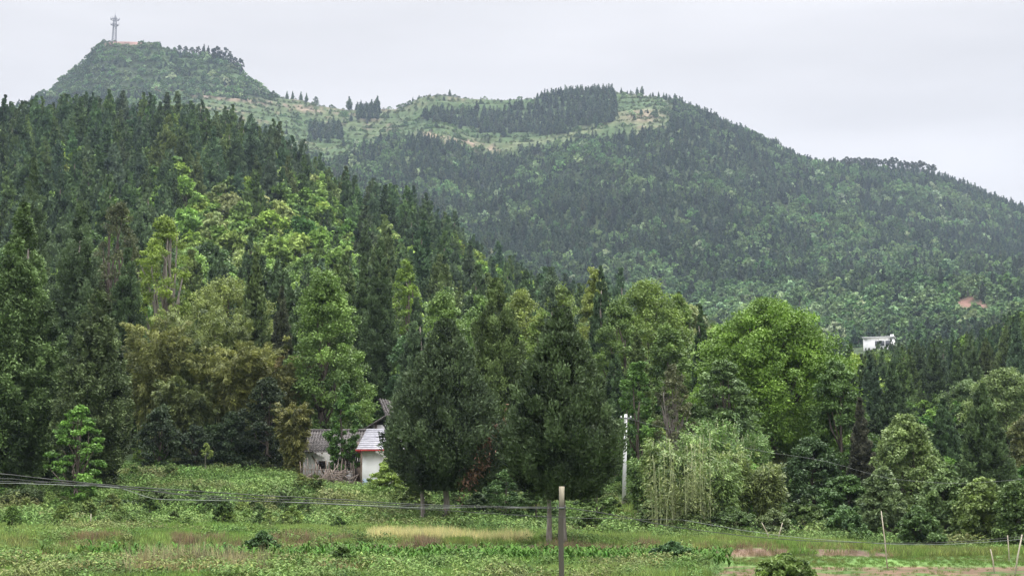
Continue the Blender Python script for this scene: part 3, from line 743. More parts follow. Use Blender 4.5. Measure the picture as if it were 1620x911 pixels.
# undergrowth shrubs with an outline of their own
GU = 'bushes on the meadow and by the houses'
for i, (px, tip, base, D, hw, cc, lab) in enumerate([
    (612, 722, 790, 97, 34, (.20, .30, .068), 'yellow green bush in front of the red-edged house wall'),
    (655, 762, 812, 90, 26, (.15, .22, .07), 'smaller yellow green bush left of the first cypress trunk'),
    (335, 786, 822, 88, 30, (.052, .090, .036), 'dark round bush on the meadow bank'),
    (250, 775, 824, 90, 34, (.085, .13, .05), 'dull green bush left of the dark round meadow bush'),
    (800, 738, 835, 92, 46, (.070, .135, .045), 'dark leafy bush between the two field cypresses'),
    (850, 760, 840, 88, 34, (.085, .155, .050), 'leafy green bush left of the pointed cypress trunk'),
    (755, 778, 832, 90, 30, (.050, .090, .035), 'low dark bush right of the first cypress trunk'),
    (945, 742, 838, 90, 34, (.105, .185, .055), 'fresh green bush left of the white concrete pole'),
    (930, 800, 850, 80, 24, (.13, .20, .07), 'low pale bush right of the pointed cypress trunk'),
    (413, 838, 886, 60, 24, (.060, .125, .045), 'dark green bush alone at the edge of the maize'),
    (1062, 856, 902, 57, 30, (.060, .120, .050), 'dark green bush at the right end of the maize'),
    (1240, 876, 925, 48, 38, (.135, .205, .065), 'light green weedy bush at the bottom edge right of the middle'),
    (40, 770, 826, 93, 40, (.075, .115, .050), 'dull green bush below the huge left edge cypress'),
    (180, 790, 826, 91, 30, (.065, .105, .045), 'shaded bush below the pointed light green cypress'),
    (1030, 790, 852, 82, 34, (.105, .175, .060), 'leafy green bush at the left foot of the bamboo slope'),
    (1098, 806, 858, 79, 34, (.120, .180, .070), 'pale green low bush under the middle of the bamboo slope'),
    (1160, 800, 858, 79, 36, (.090, .150, .055), 'darker low bush under the front bamboo clump'),
    (1225, 806, 862, 78, 38, (.105, .150, .065), 'greyish low bush where the bamboo slope meets the field'),
    (1275, 780, 860, 82, 34, (.080, .135, .050), 'dull bush between the bamboo slope and the dark field corner bush'),
    (540, 862, 915, 51, 24, (.10, .17, .06), 'weedy green bush at the bottom edge left of the middle')]):
    hero_broad(px, tip, base, D, hw, lab, cc, 34, 300, .17, 130 + i, GU, low=0.0, flat=.6, name='bush', cat='bush', top=.95, limbs=8)

# ------------------------------------------------------------------ the wooded hill: individual trees by copies, the farthest as one mass
def visible_x(px): return -60 < px < 1680
CON = [con_mesh('hill_conifer', 13, rr, 200 + i, 210, 62, .32, .15, low=.03, belly=.12, lump=.12, cl=.20, rag=.30) for i, rr in enumerate((2.2, 2.5, 2.8, 2.0, 3.1))]
BRO = [bro_mesh('hill_broadleaf', 10, 3.6, 220 + i, 120, 75, .34, .20, low=.08) for i in range(5)]
def jgrid(D0, D1, sp, seed):
    g = np.random.RandomState(seed)
    ys = np.arange(D0, D1, sp); P = []
    for y in ys:
        xs = np.arange(-.46 * y - 5, .46 * y + 5, sp); P.append(np.stack([xs, np.full(len(xs), y)], 1))
    P = np.concatenate(P); P += (g.rand(len(P), 2) - .5) * sp * .85
    return P
SIL = [(-60, 150), (0, 160), (60, 175), (320, 165), (480, 215), (560, 280), (670, 300), (740, 385), (830, 435), (900, 475), (1000, 480), (1100, 500), (1200, 520), (1350, 530), (1450, 545), (1620, 520), (1700, 510)]
def sil(px): return np.interp(px, [s[0] for s in SIL], [s[1] for s in SIL])

P = np.concatenate([jgrid(132, 230, 6.2, 1), jgrid(230, 540, 7.9, 2)])
PZ = H(P[:, 0], P[:, 1]); ppx, ppy = proj(P[:, 0], P[:, 1], PZ)
g = np.random.RandomState(77)
nbr = fbm(P[:, 0], P[:, 1], 34., 3, 12)
# share of broadleaf trees: a broad bright belt midway, few at the top, none on the right knoll
bel = np.exp(-(((ppx - 430) / 250) ** 2 + ((ppy - 440) / 115) ** 2)) * 1.0 + .13 + .35 * smooth(560, 800, ppx) * smooth(400, 500, ppy) * (1 - smooth(1150, 1350, ppx))
isb = g.rand(len(P)) < np.clip(bel + (nbr - .5) * 1.3, .03, .95)
keep = (ppx > -150) & (ppx < 1810)
# trees wholly hidden in the hollow behind the middle trees are left out
keep &= ~((ppx > 1000) & (ppx < 1370) & (P[:, 1] > 260))
keep &= ~((ppx > 1370) & (P[:, 1] < 205)) & ~((ppx > 590) & (ppx < 1130) & (P[:, 1] < 168))
rowsof = []
heroes = [(o.location.x, o.location.y) for o in COL.objects if o.type == 'EMPTY']
HX = np.array(heroes)
dmin = np.sqrt(((P[:, None] - HX[None]) ** 2).sum(-1)).min(1)
keep &= dmin > 3.2
hs = np.where(isb, 9.0 + 5 * g.rand(len(P)), np.where(P[:, 1] > 240, 15.5 + 9 * g.rand(len(P)), 12 + 7 * g.rand(len(P))))
hs = np.where(isb & (P[:, 1] > 240), hs * 1.15, hs)
SILT = [(-60, 150), (0, 152), (30, 135), (100, 150), (180, 127), (240, 138), (320, 150), (380, 185), (420, 202), (480, 205), (540, 250), (600, 280), (670, 285), (720, 335), (740, 372), (790, 375), (830, 420), (880, 420), (905, 450), (920, 432), (960, 420), (1000, 440), (1060, 455), (1100, 482), (1130, 512), (1200, 522), (1300, 548), (1345, 558), (1385, 554), (1400, 550), (1425, 549), (1450, 545), (1500, 535), (1560, 525), (1620, 495), (1700, 490)]
tipx, tipy = proj(P[:, 0], P[:, 1], PZ + hs)
lim = np.interp(ppx, [s_[0] for s_ in SILT], [s_[1] for s_ in SILT]) + 6 * g.randn(len(P))
limz = EYE + np.array([ray(a_, b_)[1] for a_, b_ in zip(ppx, lim)]) * P[:, 1]
room = limz - PZ
keep &= room > 6.5
hs = np.minimum(hs, room)
cands = [i for i in np.argsort(P[:, 1]) if keep[i]]
ORD = ['', 'second', 'third', 'fourth', 'fifth', 'sixth', 'seventh', 'eighth', 'ninth', 'tenth', 'eleventh', 'twelfth', 'thirteenth', 'fourteenth', 'fifteenth', 'sixteenth', 'seventeenth', 'eighteenth', 'nineteenth', 'twentieth', 'twenty-first', 'twenty-second', 'twenty-third', 'twenty-fourth', 'twenty-fifth', 'twenty-sixth', 'twenty-seventh', 'twenty-eighth', 'twenty-ninth', 'thirtieth']
def zone(px, D, py):
    if px > 1130: return ('low ' if D < 235 else 'halfway up ' if D < 290 else 'high ') + ('on the knoll at the right edge' if px > 1510 else 'right of the white building' if px > 1430 else 'below the white building' if px > 1350 else 'behind the huge round tree')
    colz = ('above the left edge cypress' if px < 110 else 'above the shaggy left cypresses' if px < 240 else 'above the bamboo thicket' if px < 400 else
            'above the grey-roofed house' if px < 540 else 'above the upper black roof' if px < 660 else 'at the right shoulder of the hill' if px < 860 else 'in the middle hollow')
    r = 'low' if D < 185 else 'halfway up' if D < 265 else 'high' 
    return r + ' ' + colz
things = []; rest = []
nc = nbb = 0
for i in cands:
    if not -40 < ppx[i] < 1665: rest.append(i)
    elif isb[i]:
        if nbb < 150 and P[i, 1] < 480: nbb += 1; things.append(i)
        else: rest.append(i)
    else:
        if nc < 235 and P[i, 1] < 480: nc += 1; things.append(i)
        else: rest.append(i)
def cpick(i):
    k = rnd.random()
    if isb[i]:
        n_ = nbr[i]
        return B_BRIGHT if k < .30 else B_MID if k < .62 else B_PALE if k < .74 else B_YELLOW if k < .86 else B_DEEP
    return C_DARK if k < .5 else C_MID if k < .72 else C_BLUE if k < .9 else C_OLIVE
made = []
for i in things:
    c = cpick(i); me = rnd.choice(BRO if isb[i] else CON)
    o = obj('broadleaf_tree' if isb[i] else 'cypress_tree', me, loc=(P[i, 0], P[i, 1], PZ[i] - .2), col=vary(c, .26))
    s = hs[i] / (10 if isb[i] else 13); wv = rnd.uniform(.85, 1.15)
    o.scale = (s * wv, s * wv, s); o.rotation_euler = (rnd.uniform(-.03, .03), rnd.uniform(-.03, .03), rnd.uniform(0, 6.28))
    size = ('tall ' if hs[i] > (13.5 if isb[i] else 19) else 'short ' if hs[i] < (10.6 if isb[i] else 14.5) else '')
    key = (size + TONE[c] + (' broadleaf tree' if isb[i] else ' cypress'), zone(ppx[i], P[i, 1], ppy[i]))
    made.append((key, ppx[i], o, isb[i]))
def label_row(items):
    d = {}
    for it in items: d.setdefault(it[0], []).append(it)
    for key, L in d.items():
        L.sort(key=lambda t: t[1])
        for k, it in enumerate(L):
            s = key[0] + ' ' + key[1]
            s = s.replace('broadleaf tree', 'leafy tree')
            if len(L) > 1: s += ', leftmost' if k == 0 else ', ' + (ORD[k] if k < len(ORD) else 'one of the last') + ' from left'
            if len(s.split()) > 16: s = s.replace('of the ', 'of ').replace('on the knoll at the right edge', 'on the right edge knoll').replace('above the left edge cypress', 'above the edge cypress').replace('in the middle hollow', 'in the hollow').replace('at the right shoulder of', 'on the shoulder of')
            if len(s.split()) > 16: s = s.replace(' the ', ' ', 1)
            tag(it[2], s, 'tree' if it[3] else 'conifer', 'broadleaf trees on the wooded hill' if it[3] else 'cypresses on the wooded hill')
label_row(made)

# GN scatter for what is one mass
def scatter(name, protos, pts, scl, tints, label, cat=None, rots=None, seed=0):
    g = np.random.RandomState(seed)
    n = len(pts)
    me = bpy.data.meshes.new(name); me.vertices.add(n); me.vertices.foreach_set('co', np.asarray(pts, np.float32).ravel())
    def at_(nm, ty, key, arr):
        a = me.attributes.new(nm, ty, 'POINT'); a.data.foreach_set(key, np.asarray(arr).ravel())
    scl = np.asarray(scl, np.float32)
    if scl.ndim == 1: scl = np.stack([scl, scl, scl], 1)
    at_('scl', 'FLOAT_VECTOR', 'vector', scl.astype(np.float32))
    if rots is None: rots = np.stack([g.randn(n) * .04, g.randn(n) * .04, g.rand(n) * 6.28], 1)
    at_('rot', 'FLOAT_VECTOR', 'vector', rots.astype(np.float32))
    at_('idx', 'INT', 'value', g.randint(0, len(protos), n).astype(np.int32))
    t4 = np.ones((n, 4), np.float32); t4[:, :3] = tints
    at_('tint', 'FLOAT_COLOR', 'color', t4)
    coll = bpy.data.collections.new(name + '_kinds')
    for k, p in enumerate(protos):
        coll.objects.link(bpy.data.objects.new(f'{name}_kind{k:02d}', p))
    gt = bpy.data.node_groups.new(name, 'GeometryNodeTree')
    gt.interface.new_socket('Geometry', in_out='INPUT', socket_type='NodeSocketGeometry')
    gt.interface.new_socket('Geometry', in_out='OUTPUT', socket_type='NodeSocketGeometry')
    gi = gt.nodes.new('NodeGroupInput'); go = gt.nodes.new('NodeGroupOutput')
    m2p = gt.nodes.new('GeometryNodeMeshToPoints')
    ci = gt.nodes.new('GeometryNodeCollectionInfo'); ci.inputs['Collection'].default_value = coll
    ci.inputs['Separate Children'].default_value = True; ci.inputs['Reset Children'].default_value = True
    ip = gt.nodes.new('GeometryNodeInstanceOnPoints'); ip.inputs['Pick Instance'].default_value = True
    def na(nm, ty):
        x = gt.nodes.new('GeometryNodeInputNamedAttribute'); x.data_type = ty; x.inputs['Name'].default_value = nm
        return x.outputs['Attribute']
    gt.links.new(gi.outputs[0], m2p.inputs['Mesh']); gt.links.new(m2p.outputs[0], ip.inputs['Points'])
    gt.links.new(ci.outputs[0], ip.inputs['Instance']); gt.links.new(na('idx', 'INT'), ip.inputs['Instance Index'])
    e2r = gt.nodes.new('FunctionNodeEulerToRotation')
    gt.links.new(na('rot', 'FLOAT_VECTOR'), e2r.inputs[0]); gt.links.new(e2r.outputs[0], ip.inputs['Rotation'])
    gt.links.new(na('scl', 'FLOAT_VECTOR'), ip.inputs['Scale']); gt.links.new(ip.outputs[0], go.inputs[0])
    o = obj(name, me); o.modifiers.new('scatter', 'NODES').node_group = gt
    tag(o, label, cat, kind='stuff')
    return o

def jit_tints(base, n, g, k=.16):
    b = np.asarray(base, float)
    if b.ndim == 1: b = np.tile(b, (n, 1))
    return b * (1 + k * g.randn(n, 1)).clip(.5, 1.6) * (1 + .05 * g.randn(n, 3))

CONF = [con_mesh('far_conifer', 13, rr, 300 + i, 150, 30, .50, .25, 'leaf_far', low=.03, belly=.12, lump=.12, cl=.22, rag=.26) for i, rr in enumerate((2.3, 2.6, 2.9, 2.1))]
BROF = [bro_mesh('far_broadleaf', 10, 4.0, 320 + i, 50, 46, .70, .45, 'leaf_far', low=.08, limbs=3) for i in range(4)]
CONX = [con_mesh('mountain_conifer', 10, rr, 340 + i, 44, 14, 1.0, .55, 'leaf_far', low=.0, belly=.12, lump=.15, cl=.30, rag=.3) for i, rr in enumerate((1.9, 2.3, 2.6, 2.1))]
BROX = [bro_mesh('mountain_broadleaf', 7.5, 5.0, 360 + i, 28, 24, 1.2, .9, 'leaf_far', low=.0, limbs=2, top=.95) for i in range(4)]

g = np.random.RandomState(5)
rest = np.array(rest)
rc = rest[~isb[rest]]; rb = rest[isb[rest]]
def pz(ids, d=.2): return np.stack([P[ids, 0], P[ids, 1], PZ[ids] - d], 1)
scatter('conifer_forest', CONF, pz(rc), hs[rc] / 13, jit_tints(np.array([C_DARK, C_BLUE, C_MID, C_DARK])[g.randint(0, 4, len(rc))], len(rc), g),
        'dense dark cypress forest covering the upper part of the left hill', 'forest', seed=1)
scatter('broadleaf_forest', BROF, pz(rb), hs[rb] / 10, jit_tints(np.array([B_BRIGHT, B_MID, B_PALE, B_DEEP, B_YELLOW])[g.randint(0, 5, len(rb))], len(rb), g),
        'bright broadleaf crowns mixed into the upper left hill forest', 'forest', seed=2)
# undergrowth on the hill
U = jgrid(114, 520, 4.6, 9); uz = H(U[:, 0], U[:, 1]); upx, upy = proj(U[:, 0], U[:, 1], uz)
k = (upx > -150) & (upx < 1810) & ~((upx > 1000) & (upx < 1370) & (U[:, 1] > 260)) & ~((upx > 440) & (upx < 720) & (U[:, 1] < 126))
U, uz = U[k], uz[k]
scatter('hill_undergrowth', BROF, np.stack([U[:, 0], U[:, 1], uz - .3], 1), .20 + .22 * g.rand(len(U)),
        jit_tints(np.array([B_DEEP, (.05, .085, .04), B_MID, (.04, .065, .035)])[g.randint(0, 4, len(U))], len(U), g),
        'dark shrubby undergrowth between the trees of the wooded hill', 'undergrowth', seed=3)

# ------------------------------------------------------------------ the mountain forest
g = np.random.RandomState(15)
def mpoints(D0, D1, sp, seed):
    Pm = jgrid(D0, D1, sp, seed); z = H(Pm[:, 0], Pm[:, 1]); px, py = proj(Pm[:, 0], Pm[:, 1], z)
    k = (px > -60) & (px < 1730) & (py < sil(px) + 45)
    return Pm[k], z[k], px[k], py[k]
Pm, mz, mx, my = mpoints(560, 1880, 6.8, 21)
low = np.interp(mx, [80, 430, 500, 560, 620, 690, 760, 820, 900, 1000, 1060, 1075], [150, 215, 290, 240, 222, 222, 250, 246, 230, 214, 205, 100])
bare = (mx > 225) & (mx < 1070) & (my < low) & (Pm[:, 1] > 1380)
peak = (Pm[:, 1] > 1640) & (mx < 440) & (my < 158)
patch = ((mx > 668) & (mx < 800) & (my > 176 + .0 * mx) & (my < 190 + (mx - 668) * .22)) | ((mx > 805) & (mx < 865) & (my > 168) & (my < 212)) | \
        ((mx > 850) & (mx < 975) & (my > 148) & (my < 218 - (mx - 850) * .16)) | ((mx > 565) & (mx < 600) & (my > 170) & (my < 192)) | ((mx > 490) & (mx < 540) & (my > 200) & (my < 225))
top = (mx > 165) & (mx < 232) & (my < 72)
scar = (((mx - 1532) / 30) ** 2 + ((my - 487) / 17) ** 2 < 1)
belt = smooth(430, 470, my) * smooth(900, 1060, mx) * (1 - smooth(1480, 1620, mx) * .5)
nb2 = fbm(Pm[:, 0], Pm[:, 1], 90., 4, 31)
nb3 = fbm(Pm[:, 0], Pm[:, 1], 28., 3, 33)
pb = np.clip(.20 + belt * .75 + (nb2 - .50) * 2.0 + (nb3 - .5) * 2.4 + .25 * smooth(1100, 1300, mx) * (1 - smooth(.5, .6, nb2) * 0), .03, .97)
pb = np.where((mx < 640) & (my > 200), np.maximum(pb, .45), pb)
isB = g.rand(len(Pm)) < pb
isB[peak] = g.rand(peak.sum()) < .93
isB[bare & ~patch] = g.rand((bare & ~patch).sum()) < .85
isB[patch] = False
thin = bare & ~patch & ~peak
band = ((mz / 13.0) % 1.0)
bw = at(1390, 545, 640); inyard = (mx > 1335) & (mx < 1440) & (Pm[:, 1] < 665) & (proj(Pm[:, 0], Pm[:, 1], mz + 10)[1] < 549)
nthin = fbm(Pm[:, 0], Pm[:, 1], 22., 3, 35)
keepm = ~inyard & ~top & ~scar & ~(thin & ((g.rand(len(Pm)) > np.where(nthin > .56, .55, .025)))) & ~((mx > 1340) & (mx < 1478) & (my < 281) & (Pm[:, 1] > 1745))
hhm = np.where(isB, .6 + .95 * g.rand(len(Pm)) ** 2, .7 + .8 * g.rand(len(Pm)) ** 1.3)
hhm = np.where(peak, hhm * .85, hhm); hhm = np.where(thin, hhm * (.35 + .5 * g.rand(len(Pm))), hhm); hhm = np.where(peak & ~isB, hhm * .9, hhm)
kc = keepm & ~isB; kb = keepm & isB
MC = np.array([(.072, .112, .078), (.058, .092, .070), (.088, .132, .082)])
MBc = np.array([(.118, .205, .098), (.155, .250, .125), (.095, .165, .080), (.30, .41, .26)])
scatter('mountain_conifer_forest', CONX, np.stack([Pm[kc, 0], Pm[kc, 1], mz[kc] - .3], 1), hhm[kc],
        jit_tints(MC[g.randint(0, 3, kc.sum())], kc.sum(), g), 'bluish dark conifer forest clothing the far mountain slopes', 'forest', seed=4)
nbk = fbm(Pm[kb, 0], Pm[kb, 1], 40., 3, 36)
ci = np.where(g.rand(kb.sum()) < .06, 3, np.clip(((nbk - .35) * 10).astype(int), 0, 2)); ci = np.where(ci == 0, 2, np.where(ci == 2, 1, np.where(ci == 1, 0, ci)))
scatter('mountain_broadleaf_forest', BROX, np.stack([Pm[kb, 0], Pm[kb, 1], mz[kb] - .3], 1), hhm[kb],
        jit_tints(MBc[ci], kb.sum(), g), 'lighter green broadleaf crowns scattered over the far mountain', 'forest', seed=5)
# low scrub over the bare terraces and the peak
Ps, sz_, sx, sy = mpoints(1380, 1870, 6.0, 22)
low = np.interp(sx, [80, 430, 500, 560, 620, 690, 760, 820, 900, 1000, 1060, 1075], [150, 215, 290, 240, 222, 222, 250, 246, 230, 214, 205, 100])
fr = (sz_ / 13.0) % 1
k = (sx > 70) & (sx < 1075) & (sy < low + 6) & ((g.rand(len(Ps)) < np.where((fr > .25) & (fr < .7), .85, .30)) | (sx < 400) & (sy < 150)) & ~((sx > 165) & (sx < 232) & (sy < 71))
scatter('mountain_scrub', BROX, np.stack([Ps[k, 0], Ps[k, 1], sz_[k] - .3], 1), .20 + .26 * g.rand(k.sum()),
        jit_tints(np.array([(.10, .15, .06), (.075, .11, .05), (.13, .17, .075)])[g.randint(0, 3, k.sum())], k.sum(), g, .2),
        'low scrub along the terrace banks of the bare upper mountain', 'scrub', seed=6)

# ------------------------------------------------------------------ trees one can count on the skyline
def ridge_z(px, D=1800):
    best = None
    for dd in range(1740, 1860, 10):
        x = ray(px, 170)[0] * dd; z = h1(x, dd); e = (z - EYE) / dd
        if best is None or e > best[0]: best = (e, x, dd, z)
    return best[1:]
RC = [con_mesh('skyline_conifer', 13, rr, 400 + i, 50, 26, .9, .5, low=.05, belly=.25, lump=.25, cl=.34) for i, rr in enumerate((1.9, 2.3, 2.7))]
def trunk_tree(i):
    v, q, a, mb = broad_data(10, 3.0, 420 + i, 34, 40, .8, .55, low=.42, limbs=8)
    return merged('skyline_tree', v, q, a, mb, M['leaf'], M['bark'])
RB = [trunk_tree(i) for i in range(4)]
def full_tree(i):
    v, q, a, mb = broad_data(10, 3.4, 440 + i, 40, 36, .8, .55, low=.08, limbs=5)
    return merged('skyline_tree', v, q, a, mb, M['leaf'], M['bark'])
RF = [full_tree(i) for i in range(3)]
def skyline(rows, group, where, kinds, cat, col, hr=(9, 14), sink=.8):
    rows = sorted(rows)
    for k, px in enumerate(rows):
        x, y, z = ridge_z(px)
        hgt = rnd.uniform(*hr); me = rnd.choice(kinds)
        o = obj('cypress_tree' if cat == 'conifer' else 'broadleaf_tree', me, loc=(x, y - 2, z - sink), col=vary(col, .12))
        s = hgt / (13 if cat == 'conifer' else 10); o.scale = (s, s, s); o.rotation_euler.z = rnd.uniform(0, 6)
        tag(o, ('leftmost' if k == 0 else 'rightmost' if k == len(rows) - 1 else ORD[k] + ' from the left') + ' ' + where, cat, group)
skyline([454, 463, 476, 485], 'dark trees on the ridge right of the mast peak', 'of the four small dark skyline trees right of the mast peak', RC, 'conifer', C_DARK, (11, 15))
skyline([500], 'dark trees on the ridge right of the mast peak', 'x', RB, 'tree', C_DARK, (12, 13))
COL.objects[-1]['label'] = 'round dark skyline tree right of the four small pointed ones'
skyline([553, 571, 580, 588, 597], 'dark trees in the ridge saddle', 'of the dark trees in the ridge saddle', RC, 'conifer', C_DARK, (10, 20))
skyline([858, 866, 873, 880], 'dark trees left of the summit row', 'of the small dark tree group left of the summit row', RC, 'conifer', C_DARK, (9, 13))
skyline([897, 906, 914, 921, 928, 934, 941, 948, 955], 'row of dark trees on the middle summit', 'of the row of dark pointed trees on the middle summit', RC, 'conifer', C_DARK, (9, 13))
skyline([983, 998, 1008, 1016, 1033, 1042, 1050, 1060, 1068, 1078, 1090, 1104, 1118, 1133], 'dark trees where the forest reaches the ridge', 'of the dark ridge trees right of the summit row', RC, 'conifer', C_DARK, (7, 14))
skyline([1330, 1336, 1343, 1349, 1355, 1361, 1366, 1372, 1378, 1383, 1389, 1396, 1402, 1407, 1413, 1420, 1426, 1432, 1438, 1444, 1451, 1457, 1464, 1471], 'bare-stemmed trees with sky between their trunks', 'of the bare-stemmed ridge trees with sky between trunks', RB + RF[:1] + RB, 'tree', (.075, .10, .070), (13, 18), .5)
skyline([281, 291, 301, 311], 'thin trees on the mast peak', 'of the thin see-through trees on the mast peak', RB, 'tree', (.075, .10, .065), (13, 16))
skyline([320, 327, 334, 341, 348, 355, 362, 370, 378], 'denser trees right of the thin ones on the peak', 'of the denser dark trees on the right shoulder of the peak', RC[:1] + RF, 'tree', (.065, .09, .055), (13, 20))
skyline([148, 158], 'small trees left of the mast', 'of the two small trees left of the mast', RC, 'conifer', C_DARK, (7, 9))
skyline([1500, 1528, 1536, 1560, 1576, 1590, 1606], 'trees on the falling ridge at the right', 'of the small trees on the falling right ridge', RC, 'conifer', C_DARK, (9, 13))

# ------------------------------------------------------------------ telecom mast
def build_mast():
    x, y, z = ridge_z(176)
    z -= .5
    s = 45 * y / F / 35.0 * 1.04
    root = empty('telecom_mast', (x, y, z)); tag(root, 'slim grey lattice telecom mast with two antenna rings on the hilltop', 'telecom mast')
    S = 1.15
    m = MB()
    Hm = 34 * S
    def w(t): return 2.5 - 1.1 * t
    for sx in (-1, 1):
        for sy in (-1, 1):
            zz = np.linspace(0, 1, 8); m.tube(np.stack([sx * np.array([w(t) for t in zz]) , sy * np.array([w(t) for t in zz]), zz * Hm * .86], 1), .36, 5)
    m.build('leg_frame', M['metal'], root)
    b = MB(); lv = np.linspace(0, 1, 12)
    for i in range(11):
        for (a1, b1), (a2, b2) in (((-1, -1), (1, -1)), ((1, -1), (1, 1)), ((1, 1), (-1, 1)), ((-1, 1), (-1, -1))):
            z0, z1 = lv[i] * Hm * .86, lv[i + 1] * Hm * .86; w0, w1 = w(lv[i]), w(lv[i + 1])
            b.tube([(a1 * w0, b1 * w0, z0), (a2 * w1, b2 * w1, z1)], .12, 4)
            b.tube([(a1 * w1, b1 * w1, z1), (a2 * w1, b2 * w1, z1)], .12, 4)
    b.build('bracing', M['metal'], root)
    for zc, rr in ((.60, 5.2), (.79, 5.8)):
        p = MB(); th = np.linspace(0, 2 * math.pi, 17)
        p.tube(np.stack([rr * .85 * np.cos(th), rr * .85 * np.sin(th), np.full(17, Hm * zc)], 1), .45, 5)
        for k_ in range(4):
            a = k_ * math.pi / 2 + .3; p.tube([(0, 0, Hm * zc), (rr * math.cos(a), rr * math.sin(a), Hm * zc)], .2, 4)
        pl = p.build('platform', M['metal'], root)
        for k_ in range(6):
            a = k_ * math.pi / 3 + .1
            q_ = MB().box((0, 0, 1.4), (.5, .3, 3.2 if zc > .7 else 1.8), a); q_.tube([(0, 0, -.6), (0, 0, 3)], .12, 5)
            q_.build('antenna', M['metal'], pl, loc=(rr * math.cos(a), rr * math.sin(a), Hm * zc))
    t = MB().tube([(0, 0, Hm * .86), (0, 0, Hm * .98)], .35, 6); t.tube([(0, 0, Hm * .98), (0, 0, Hm * 1.13)], .07, 4)
    for sx in (-1, 1): t.tube([(sx * 1.3, 0, Hm * .84), (sx * .2, 0, Hm * .95)], .18, 4)
    t.build('spire', M['metal'], root)
    d = MB().box((1.8, -1, 0), (1.1, .5, 2.2)); d.box((-1.8, -.6, .6), (.9, .5, 1.2)); d.build('equipment_box', M['metal'], root, loc=(0, 0, Hm * .50))
build_mast()

# ------------------------------------------------------------------ houses
def roof_slab(mb, p0, p1, p2, p3, th):
    """four top corners in order, thickness th"""
    t = np.array([p0, p1, p2, p3], float); b = t - np.array([0, 0, th])
    mb.add(np.concatenate([t, b]), q=[(0,1,2,3),(7,6,5,4),(0,4,5,1),(1,5,6,2),(2,6,7,3),(3,7,4,0)])
def tile_rows(mb, e0, e1, r0, r1, n, th=.05):
    """stepped courses of tiles from eave e0-e1 up to ridge r0-r1"""
    e0, e1, r0, r1 = map(np.array, (e0, e1, r0, r1))
    for i in range(n):
        a, b = i / n, min((i + 1.12) / n, 1.0)
        q0, q1 = e0 + (r0 - e0) * a, e1 + (r1 - e1) * a; q2, q3 = e1 + (r1 - e1) * b, e0 + (r0 - e0) * b
        roof_slab(mb, q0 + [0, 0, th], q1 + [0, 0, th], q2 + [0, 0, .008], q3 + [0, 0, .008], th)
def tile_ribs(mb, e0, e1, r0, r1, n, r=.045):
    e0, e1, r0, r1 = map(np.array, (e0, e1, r0, r1))
    for i in range(n):
        t = (i + .5) / n; a = e0 + (e1 - e0) * t; b = r0 + (r1 - r0) * t
        mb.tube([a + [0, 0, r], b + [0, 0, r]], r, 5)

def grey_house():
    D = 110; px0, px1 = 480, 562
    c = at(px0, 713, D); c2 = at(px1, 713, D)
    zb = min(h1(c.x, D), h1(c2.x, D)) - .5
    ze = c.z; w = c2.x - c.x; dp = 4.6
    root = empty('old_farmhouse', (c.x, D, zb)); tag(root, 'low white-walled farmhouse with a weathered grey tiled roof, left of the red-edged roof', 'house')
    he = ze - zb
    m = MB().box((w / 2, dp / 2, he / 2), (w, dp, he))
    zr = at(500, 682, D + dp / 2).z - zb
    for x in (.0, w):   # gables
        m.add([(x - .09, 0.02, he), (x - .09, dp - .02, he), (x - .09, dp / 2, zr - .12), (x + .09, 0.02, he), (x + .09, dp - .02, he), (x + .09, dp / 2, zr - .12)],
              q=[(0,3,4,1),(1,4,5,2),(2,5,3,0)], t=[(0,1,2),(5,4,3)])
    m.build('wall', M['white_wall'], root)
    r = MB(); ov = .85
    for s_, y0 in ((1, -.7), (-1, dp + .7)):
        e0, e1 = (-ov, y0, he - .12), (w + ov, y0, he - .12); r0, r1 = (-ov, dp / 2, zr), (w + ov, dp / 2, zr)
        tile_rows(r, e0, e1, r0, r1, 13, .07)
        tile_ribs(r, e0, e1, r0, r1, 26, .05)
    rf = r.build('roof', M['old_tile'], root)
    MB().tube([(-ov, dp / 2, zr + .08), (w * .5, dp / 2, zr + .05), (w + ov, dp / 2, zr + .1)], .13, 6).build('ridge_cap', M['old_tile'], rf)
    wx = at(510, 735, D).x - c.x; wz = at(510, 735, D).z - zb
    f = MB().box((wx, -.03, wz), (.62, .10, .62)); fr_ = f.build('window', M['wood'], root)
    MB().box((wx, -.06, wz), (.46, .08, .46)).build('pane', M['dark'], fr_)
    p = MB().box((.0, -.5, he / 2 - .06), (.14, .14, he)); p.build('post', M['wood'], root)
    b = MB().box((1.25, -.12, he * .56), (.10, .07, 2.0), ry=-.62); b.build('brace', M['wood'], root)
    b = MB()
    for k_ in range(9): b.box((k_ * w / 8, -.45, he - .2), (.07, .5, .09))
    b.build('rafter', M['wood'], root)
grey_house()

